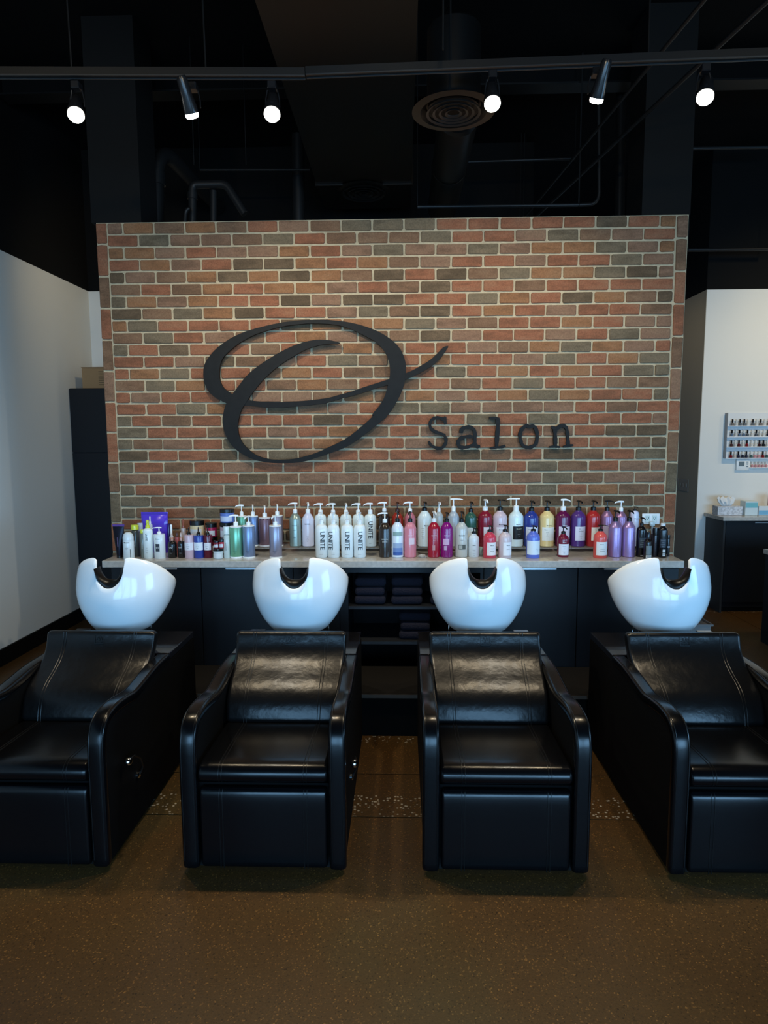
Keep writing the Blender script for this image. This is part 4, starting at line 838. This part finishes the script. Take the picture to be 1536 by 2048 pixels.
# ================================================================== TALL CABINET + BOX
tc = thing('tall_cabinet', 'tall black storage cabinet in the left rear corner', 'cabinet', (-2.62, 6.03, 0))
part('carcass', MB().box(-.325, .325, -.215, .235, 0, 2.105), BLACKLAM, tc, False)
for z0, z1 in ((.10, 1.533), (1.539, 2.10)): part('door', MB().box(-.323, .323, -.236, -.216, z0, z1, .001, 1), BLACKLAM, tc, False)
cb = thing('cardboard_box', 'brown cardboard box with printed lines on top of the tall cabinet', 'box', (-2.68, 6.0, 2.106))
CARD = mat('cardboard', srgb(150, 122, 88), .85)
part('carton', MB().box(-.18, .18, -.12, .12, 0, .185), CARD, cb, False)
part('flap', MB().box(-.185, .185, -.125, -.002, .186, .190).box(-.185, .185, .002, .125, .186, .190), CARD, cb, False)
for k in range(7):
    me = text_mesh('mmmmmmmmmmmm'[:12-(k*5) % 5], .018, 'LEFT'); me.materials.append(cmat((40, 32, 24), 'matte')); link('lettering', me, cb.children[0], (-.03, -.1215, .15-k*.019), (radians(90), 0, 0))

# ================================================================== RIGHT: CABINET, RACK, THERMOSTAT, SMALL BOXES
rc_ = thing('side_cabinet', 'black cabinet along the bright right wall', 'cabinet', (4.04, 6.3, 0))
part('carcass', MB().box(-1.03, 1.2, -.15, .19, .05, .873), BLACKLAM, rc_, False)
part('side_panel', MB().box(-1.05, -1.031, -.17, .19, 0, .873), mat('side_grey_black', (.018, .020, .022), .5), rc_, False)
for x0 in (-1.03, -.45, .13):
    d_ = part('door', MB().box(x0+.002, x0+.576, -.172, -.151, .10, .868, .001, 1), BLACKLAM, rc_, False)
    part('handle', MB().box(x0+.26, x0+.50, -.186, -.173, .852, .862, .001, 1), SILVER, d_, False)
part('toe_kick', MB().box(-1.03, 1.2, -.12, .1, 0, .049), BASEB, rc_, False)
tag(link('worktop', MB().box(2.97, 5.35, 6.10, YR-.008, .875, .91, .002, 1).mesh('worktop', STONE, False)), 'short grey worktop on the cabinet by the bright right wall', 'worktop')
tz = .911
q = at(1444, 1030, 6.28); tb_ = thing('tissue_box', 'white patterned tissue box on the right worktop', 'tissue box', (3.10, 6.30, tz))
part('carton', MB().box(-.115, .115, -.055, .055, 0, .085, .002, 1), mat('tissue_pattern', (.62, .64, .68), .6, var=.3, vscale=60), tb_, False)
m = MB(); prev = None
for z, a, b in ((.0855, .045, .012), (.10, .055, .03), (.125, .075, .035), (.15, .082, .025), (.168, .06, .012)):
    cur = m.ring([(a*cos(k*pi/12)*(1+.10*sin(k*2.3+z*30))-.02*(z*6), b*sin(k*pi/12)*(1+.3*sin(k*3.1)), z+.008*sin(k*1.7)*(z > .1)) for k in range(24)])
    if prev: m.bridge(prev, cur)
    prev = cur
m.face(prev); part('tissue', m, mat('tissue_paper', (.80, .82, .82), .9), tb_)
def card_box(x, w_, d_, h_, c, label, y=6.27, band=None):
    t = thing('small_carton', label, 'box', (x, y, tz)); cc = part('carton', MB().box(-w_/2, w_/2, -d_/2, d_/2, 0, h_, .001, 1), cmat(c, 'matte'), t, False)
    if band: part('label', MB().box(-w_/2*.96, w_/2*.96, -d_/2-.0012, -d_/2-.0002, h_*band[0], h_*band[1]), cmat(band[2], 'matte'), t, False)
card_box(3.285, .115, .10, .135, (206, 222, 226), 'small pale carton with teal stripe in the middle of the right worktop', band=(.55, .9, (120, 190, 200)))
card_box(3.400, .10, .05, .090, (214, 222, 226), 'low white carton with blue print beside the teal striped carton', 6.24, band=(.1, .55, (120, 180, 214)))
card_box(3.515, .10, .05, .19, (190, 150, 140), 'tall reddish patterned carton at right edge of picture on the worktop', 6.26, band=(.05, .4, (90, 100, 70)))
th = at(1486, 929.5, 6.48); tt = thing('thermostat', 'white wall thermostat with small grey display below polish rack', 'thermostat', (th.x, YR-.001, th.z))
part('housing', MB().box(-.065, .065, -.028, 0, -.055, .055, .006, 2), WHITEP, tt)
part('display', MB().box(-.045, .008, -.031, -.0285, -.012, .032), cmat((108, 122, 130)), tt, False)
for z in (.026, .008, -.016): part('button', MB().box(.028, .046, -.031, -.0285, z-.005, z+.005), cmat((120, 132, 140)), tt, False)
# nail polish rack
RK = YR-.001
a_, b_ = at(1455, 832, 6.46), at(1455, 913, 6.46)
rk = thing('polish_rack', 'clear wall rack of four ledges full of nail polish on bright right wall', 'rack', (a_.x, RK, b_.z))
ACW = mat('frosted_acrylic', (.75, .78, .80), .2)
shelf_z = [at(1480, y, 6.46).z-.006 for y in (850, 871.5, 892, 914.5)]
part('back_panel', MB().box(0, .62, -.004, 0, -.015, a_.z-b_.z+.03), ACW, rk, False)
for z in shelf_z: part('ledge', MB().box(0, .62, -.052, -.0045, z-b_.z-.008, z-b_.z), mat('acrylic_ledge', (.85, .87, .9), .2), rk, False)
part('side_panel', MB().box(-.004, -.0002, -.052, 0, -.015, a_.z-b_.z+.03), mat('ledge_end', (.25, .27, .3), .3), rk, False)
PC = {'grey': (120, 112, 108), 'clear': (214, 214, 210), 'slate': (92, 98, 104), 'blue': (96, 116, 140), 'navy': (36, 40, 62), 'red': (120, 16, 26), 'dark red': (84, 12, 22), 'wine': (58, 14, 26), 'brown': (70, 34, 28), 'pink': (206, 150, 156), 'black': (26, 24, 28), 'teal': (70, 96, 96), 'pale': (206, 198, 190)}
RWS = [('top', 'grey clear slate slate clear slate clear grey clear grey', 'bwbbwbwbwb'), ('second', 'blue clear blue blue slate clear slate clear clear navy', 'bwbwbwbwwb'), ('third', 'brown clear dark_red clear red clear clear wine black clear', 'bwbwbwwbbw'), ('fourth', 'red pale navy navy navy teal pink pink red teal', 'bwbwbwwwbw')]
xs0 = [1462.5, 1470.5, 1477.5, 1486, 1493.5, 1503, 1511, 1518.5, 1526.5, 1534.5]
def polish(x, zb, colr, capb, label, grp, s=1.0, y=YR-.032):
    t = thing('nail_polish_bottle', label, 'nail polish', (x, y, zb), grp)
    part('bottle_body', MB().lathe([(.0115*s, 0), (.014*s, .004), (.014*s, .022*s), (.0075*s, .029*s), (.0065*s, .031*s)], 0, 0, 10), cmat(PC[colr]), t)
    part('cap', MB().lathe([(.0085*s, .0312*s), (.0075*s, .062*s), (.0065*s, .063*s)], 0, 0, 10), cmat((16, 15, 17)) if capb == 'b' else cmat((222, 226, 224)), t)
ORD = ['first', 'second', 'third', 'fourth', 'fifth', 'sixth', 'seventh', 'eighth', 'ninth', 'tenth']
for (nm, cs, cp), z in zip(RWS, shelf_z):
    for k, (c, cpk) in enumerate(zip(cs.split(), cp)):
        c = c.replace('_', ' '); polish(at(xs0[k], 900, 6.465).x, z, c, cpk, '%s nail polish, %s cap, %s from left on %s ledge' % (c, 'black' if cpk == 'b' else 'white', ORD[k], nm), 'nail polish bottles on the wall rack')
lz = at(1510, 934.5, 6.46).z
tag(link('polish_ledge', MB().box(3.37, 3.64, YR-.05, YR-.001, lz-.007, lz).mesh('polish_ledge', MATS['acrylic_ledge'], False)), 'short clear ledge of pink polish right of the thermostat', 'shelf')
for k, x_ in enumerate((1505, 1512, 1519, 1526, 1533)):
    polish(at(x_, 930, 6.465).x, lz+.0005, 'pink', 'w', 'small pink nail polish, %s from left on short ledge by the thermostat' % ORD[k], 'pink polish bottles on the short ledge', .85)
# switch plates on the taupe return wall
for y0, y1, lb, n in ((6.69, 6.90, 'triple', 3), (6.93, 7.08, 'double', 2)):
    zc = 1.16; t = thing('switch_plate', 'taupe %s light switch plate on the narrow wall behind brick partition' % lb, 'light switch', (XR-.0052, (y0+y1)/2, zc))
    h = (y1-y0)/2; part('cover_plate', MB().box(-.008, -.0005, -h, h, -.062, .062, .002, 1), mat('taupe_plate', (.26, .235, .20), .5), t, False)
    for k in range(n): yy = -h+(k+.5)*2*h/n; part('switch', MB().box(-.014, -.0085, yy-.012, yy+.012, -.02, .02, .002, 1), mat('switch_taupe', (.33, .30, .26), .4), t, False)
# grey bin
bn = thing('storage_box', 'low grey storage box on floor behind the fourth shampoo station', 'box', (2.30, 5.28, 0))
part('box_body', MB().prism([(-.15, 0), (.15, 0), (.16, .15), (-.16, .15)], 'y', -.12, .12), mat('grey_bin', (.23, .22, .21), .6), bn, False)
part('rim', MB().box(-.175, .175, -.13, -.12, .15, .165).box(-.175, .175, .12, .13, .15, .165).box(-.175, -.165, -.12, .12, .15, .165).box(.165, .175, -.12, .12, .15, .165), mat('grey_bin_rim', (.20, .19, .18), .5), bn, False)
# desk at the right edge
dk = thing('work_desk', 'black desk with grey top at the right edge of picture', 'desk', (3.32, 4.99, 0))
part('side_panel', MB().box(-.42, -.40, -.33, .25, 0, .718), BLACKLAM, dk, False); part('side_panel', MB().box(.62, .64, -.33, .25, 0, .718), BLACKLAM, dk, False)
part('back_panel', MB().box(-.40, .62, -.33, -.31, .05, .718), BLACKLAM, dk, False)
part('desk_top', MB().box(-.43, .66, -.35, .27, .719, .756, .002, 1), STONE, dk, False)

# ================================================================== CEILING: TRACK, LAMPS, DUCTS, PIPES
LY = 3.0
def track(p0, p1, label):
    t = thing('lighting_track', label, 'lighting track', tuple(p0)); d = Vector(p1)-Vector(p0); t.rotation_euler = d.to_track_quat('X', 'Z').to_euler()
    L_ = d.length; part('rail', MB().box(0, L_, -.018, .018, -.012, .018), PIPE, t, False)
    part('rail_lip', MB().box(0, L_, -.018, -.012, -.0165, -.0122).box(0, L_, .012, .018, -.0165, -.0122), mat('rail_edge', (.05, .05, .05), .35, metal=.5), t, False)
    for k in range(2): part('hanger', MB().tube([(L_*(.3+.4*k), 0, .018), (L_*(.3+.4*k), 0, .95)], .004, 6), PIPE, t)
pL0, pL1 = at(-60, 146, 2.93), at(610, 148, 3.03); pR0, pR1 = at(612, 146, 3.03), at(1600, 106, 3.0)
track(pL0, pL1, 'black ceiling lighting track carrying the three left spotlights')
track(pR0, pR1, 'black ceiling lighting track carrying the three right spotlights')
def track_light(px_, ry, hy, label, aim, lit='wide', long_=False):
    """ry: rail pixel row, hy: lens pixel row"""
    rail = at(px_, ry, LY); lens = at(px_, hy, LY-.02)
    t = thing('track_spotlight', label, 'spotlight', (rail.x, LY, rail.z-.031), 'spotlights on the ceiling track'); o = Vector(t.location)
    part('adapter', MB().box(-.018, .018, -.022, .022, -.03, 0, .003, 1), BLACKPL, t, False)
    part('yoke', MB().tube([(-.022, 0, -.03), (-.030, 0, -.07), (-.030, 0, -.10)], .003, 6).tube([(.022, 0, -.03), (.030, 0, -.07), (.030, 0, -.10)], .003, 6), BLACKPL, t)
    d = Vector(aim).normalized(); lc = lens-o; hl = .15 if long_ else .12
    top = lc-d*hl; q = d.to_track_quat('-Z', 'Y').to_euler()
    R_ = .030 if long_ else .036
    hd = part('lamp_head', MB().lathe([(R_*.55, hl), (R_*.75, hl*.92), (R_*.8, hl*.5), (R_, .035), (R_, .012), (R_*.97, .012)], 0, 0, 24), BLACKPL, t, True, tuple(lc), tuple(q))
    part('lens', MB().lathe([(R_*.93, .012), (R_*.95, .004), (R_*.85, -.004), (R_*.5, -.008), (.002, -.009)], 0, 0, 24), LENS, hd)
    l = bpy.data.lights.new('lamp_light', 'SPOT'); l.energy = LAMP_E*(1.25 if long_ else 1.0); l.color = (1, .90, .72) if long_ else LAMP_C; l.spot_size = radians(135 if long_ else 125); l.spot_blend = .7; l.shadow_soft_size = .03
    lo = bpy.data.objects.new('lamp_light', l); COL.objects.link(lo); lo.parent = t; lo.location = lc+d*.03; lo.rotation_euler = q
track_light(152, 150, 232, 'lit black track spotlight at far left of ceiling track', (.25, -.55, -.9))
track_light(385, 152, 233, 'black track spotlight, second from left, turned to the wall', (.15, .62, -1), long_=True)
track_light(544, 150, 231, 'lit black track spotlight, third from left', (.05, -.5, -.9))
track_light(985, 128, 210, 'lit black track spotlight just right of the round diffuser', (0, -.5, -.9))
track_light(1192, 122, 203, 'black track spotlight, second from right, turned to the wall', (-.15, .62, -1), long_=True)
track_light(1410, 115, 197, 'lit black track spotlight at far right of ceiling track', (-.25, -.5, -.9))
# main rectangular duct with ring diffuser
DZ = 3.60
dt = thing('air_duct', 'wide black rectangular air duct running over the brick wall', 'duct', (-.29, 3.0, DZ))
DUCT = mat('black_duct', (.003, .003, .003), .36, spec=.4)
part('duct_body', MB().box(-.365, .365, -2.5, 2.84, 0, .45), DUCT, dt, False)
for y in (.75, 2.3): part('flange', MB().box(-.378, .378, y-.012, y+.012, -.010, -.0005).box(-.378, -.366, y-.012, y+.012, -.0005, .45).box(.366, .378, y-.012, y+.012, -.0005, .45), DUCT, dt, False)
df = part('diffuser', MB().lathe([(.20, -.0005), (.21, -.006), (.17, -.02)], 0, 0, 40), DUCT, dt, loc=(-.01, 2.42, 0))
for r0 in (.165, .12, .075, .03):
    part('diffuser_ring', MB().lathe([(r0, -.0205), (r0+.008, -.03), (r0+.002, -.034), (r0-.012, -.0215)], 0, 0, 40, cap=False), PIPE, df)
# round spigot with flared diffuser
rd = at(907, 222, 3.35); rt = thing('round_diffuser', 'black round duct drop with flared ring diffuser beside the spotlights', 'air vent', (rd.x, 3.35, rd.z))
part('drop_pipe', MB().lathe([(.128, .02), (.128, .36), (.12, .37)], 0, 0, 36), DUCT, rt)
part('flared_ring', MB().lathe([(.195, 0), (.20, -.004), (.16, -.008), (.13, .022), (.128, .022)], 0, 0, 40, cap=False).lathe([(.195, .0005), (.128, .024)], 0, 0, 40, cap=False), DUCT, rt)
for r0 in (.125, .095, .065, .035): part('diffuser_ring', MB().lathe([(r0, -.004), (r0+.006, -.014), (r0-.006, -.010)], 0, 0, 36, cap=False), mat('ring_edge', (.012, .012, .012), .35), rt)
part('throat', MB().lathe([(.125, .006), (.12, .018)], 0, 0, 36), PIPE, rt)
def pipe(name, pts, r, label, cat='pipe', m=PIPE, elbows=(), foot=False, hang=()):
    if foot: pts = [(pts[0][0], pts[0][1], .002)]+list(pts)
    c = Vector(pts[0]); t = thing(name, label, cat, tuple(c)); loc = [Vector(p)-c for p in pts]
    part('pipe_run', MB().tube(loc, r, 14), m, t)
    for hx, hz in [(loc[i], 4.299-c.z) for i in hang]: part('hanger', MB().tube([hx+Vector((0, 0, r)), (hx.x, hx.y, hz)], .003, 6), m, t)
    for i in elbows: part('coupling', MB().tube([loc[i]-(loc[i]-loc[i-1]).normalized()*r*1.6, loc[i]-(loc[i]-loc[i-1]).normalized()*.001], r*1.2, 14), m, t)
    return t
PIPE2 = mat('dark_grey_pipe', (.011, .011, .011), .45, spec=.4)
def arc(a, b, c, n=5):
    a, b, c = Vector(a), Vector(b), Vector(c); return [tuple((1-t)**2*a+2*t*(1-t)*b+t*t*c) for t in [k/n for k in range(n+1)]]
A = at(313, 450, 5.0); B = at(313, 345, 5.0); Cc = at(318, 300, 5.0); E_ = at(375, 385, 6.1)
pipe('vent_pipe', [tuple(A), tuple(B)]+arc(B, (Cc.x, 5.0, Cc.z), (Cc.x+.04, 5.12, Cc.z))+[(Cc.x+.10, 6.2, Cc.z)], .055, 'fat black vent pipe with elbow rising behind left column', m=PIPE2, elbows=(2,), foot=True)
Y1 = 5.0
pipe('drain_pipe', [tuple(at(385, 445, Y1)), tuple(at(385, 385, Y1))]+arc(at(385, 380, Y1), at(385, 369, Y1), at(395, 369, Y1))+[tuple(at(440, 368, Y1))]+arc(at(440, 368, Y1), at(452, 368, Y1), at(458, 378, Y1))+[tuple(at(490, 428, Y1))], .030, 'black bent drain pipe above top edge of the brick wall', m=PIPE2, elbows=(2,), foot=True)
pipe('drain_pipe', [tuple(at(427, 445, 5.05)), tuple(at(427, 382, 5.05))], .026, 'short upright black pipe joining the bent drain pipe', m=PIPE2, foot=True)
pipe('conduit', [tuple(at(370, 445, 4.9)), tuple(at(371, 430, 4.9))]+arc(at(371, 428, 4.9), at(372, 418, 4.9), at(380, 417, 4.9)), .014, 'small hooked black conduit stub at the foot of the drain pipe', 'conduit', PIPE2, foot=True)
pipe('conduit', [tuple(at(1158, 410, 4.9)), tuple(at(1180, 409, 4.9))]+arc(at(1182, 409, 4.9), at(1197, 405, 4.9), at(1198, 385, 4.9))+[tuple(at(1197, 190, 4.9))], .012, 'thin black conduit bending upward left of the right column', 'conduit', PIPE2, hang=(0, -1))
pipe('conduit', [tuple(at(835, 414, 4.9)), tuple(at(1157, 410, 4.9))], .012, 'thin black conduit running level just above the brick wall', 'conduit', PIPE2, hang=(0, -1))
pipe('upright_pipe', [tuple(at(1239, 440, 5.2)), tuple(at(1243, 150, 5.2))], .035, 'upright black pipe just left of the right column', m=PIPE2, foot=True)
pipe('upright_pipe', [tuple(at(597, 420, 5.6)), tuple(at(596, 270, 5.6))], .05, 'upright black pipe left of the rectangular duct', m=PIPE2, foot=True)
pipe('conduit', [(1.05, 6.1, 3.55), (1.55, 1.4, 3.62)], .010, 'diagonal thin black conduit crossing the ceiling at right, upper one', 'conduit', PIPE2, hang=(0, -1))
pipe('conduit', [(1.08, 6.1, 3.50), (1.85, 2.0, 3.60)], .012, 'diagonal thin black conduit crossing the ceiling at right, lower one', 'conduit', PIPE2, hang=(0, -1))
pipe('conduit', [tuple(at(400, 340, 5.4)), tuple(at(620, 340, 5.4))], .008, 'thin level black conduit behind the bent drain pipe', 'conduit', PIPE2, hang=(0, -1))
pipe('conduit', [tuple(at(908, 325, 5.6)), tuple(at(1150, 317, 5.6))], .012, 'thin level black conduit right of the round duct', 'conduit', PIPE2, hang=(0, -1))
pipe('conduit', [tuple(at(1384, 297, 6.0)), tuple(at(1560, 294, 6.0))], .014, 'level black conduit high on right beyond the column', 'conduit', mat('grey_conduit', (.02, .02, .02), .4), hang=(0, -1))
pipe('conduit', [tuple(at(1376, 500, 6.2)), tuple(at(1560, 498, 6.2))], .016, 'level black conduit low on right above the bright wall', 'conduit', PIPE2, hang=(0, -1))
for k, (x, y) in enumerate(((886, 2.6), (492, 4.7), (388, 4.6))): 
    a = at(x, 100 if k == 0 else 330, y); pipe('hanger_rod', [(a.x, y, a.z), (a.x, y, 4.29)], .0035, ['thin black hanger rod above the round diffuser', 'thin black hanger rod above the bent drain pipe end', 'thin black hanger rod above the second spotlight'][k], 'rod')
rdt = thing('round_duct', 'round black duct running back behind the flared diffuser', 'duct', (.16+.16, 3.9, 3.45))
part('duct_body', MB().lathe([(.10, 0), (.115, .02), (.115, 1.5), (.11, 1.51)], 0, 0, 28), DUCT, rdt, rot=(radians(-90), 0, 0))
part('seam_ring', MB().lathe([(.118, .70), (.12, .705), (.12, .72), (.118, .725)], 0, 0, 28, cap=False), DUCT, rdt, rot=(radians(-90), 0, 0))
bj = thing('roof_beam', 'black steel beam crossing the ceiling behind the track', 'beam', (1.2, 5.0, 4.2))
part('web', MB().box(-4.1, 4.2, -.006, .006, -.07, .099), CEILB, bj, False); part('flange', MB().box(-4.1, 4.2, -.07, .07, -.082, -.0705), PIPE, bj, False)
bj = thing('roof_beam', 'black steel beam crossing the ceiling above the spotlights', 'beam', (1.2, 2.2, 4.2))
part('web', MB().box(-4.1, 4.2, -.006, .006, -.07, .099), CEILB, bj, False); part('flange', MB().box(-4.1, 4.2, -.07, .07, -.082, -.0705), PIPE, bj, False)
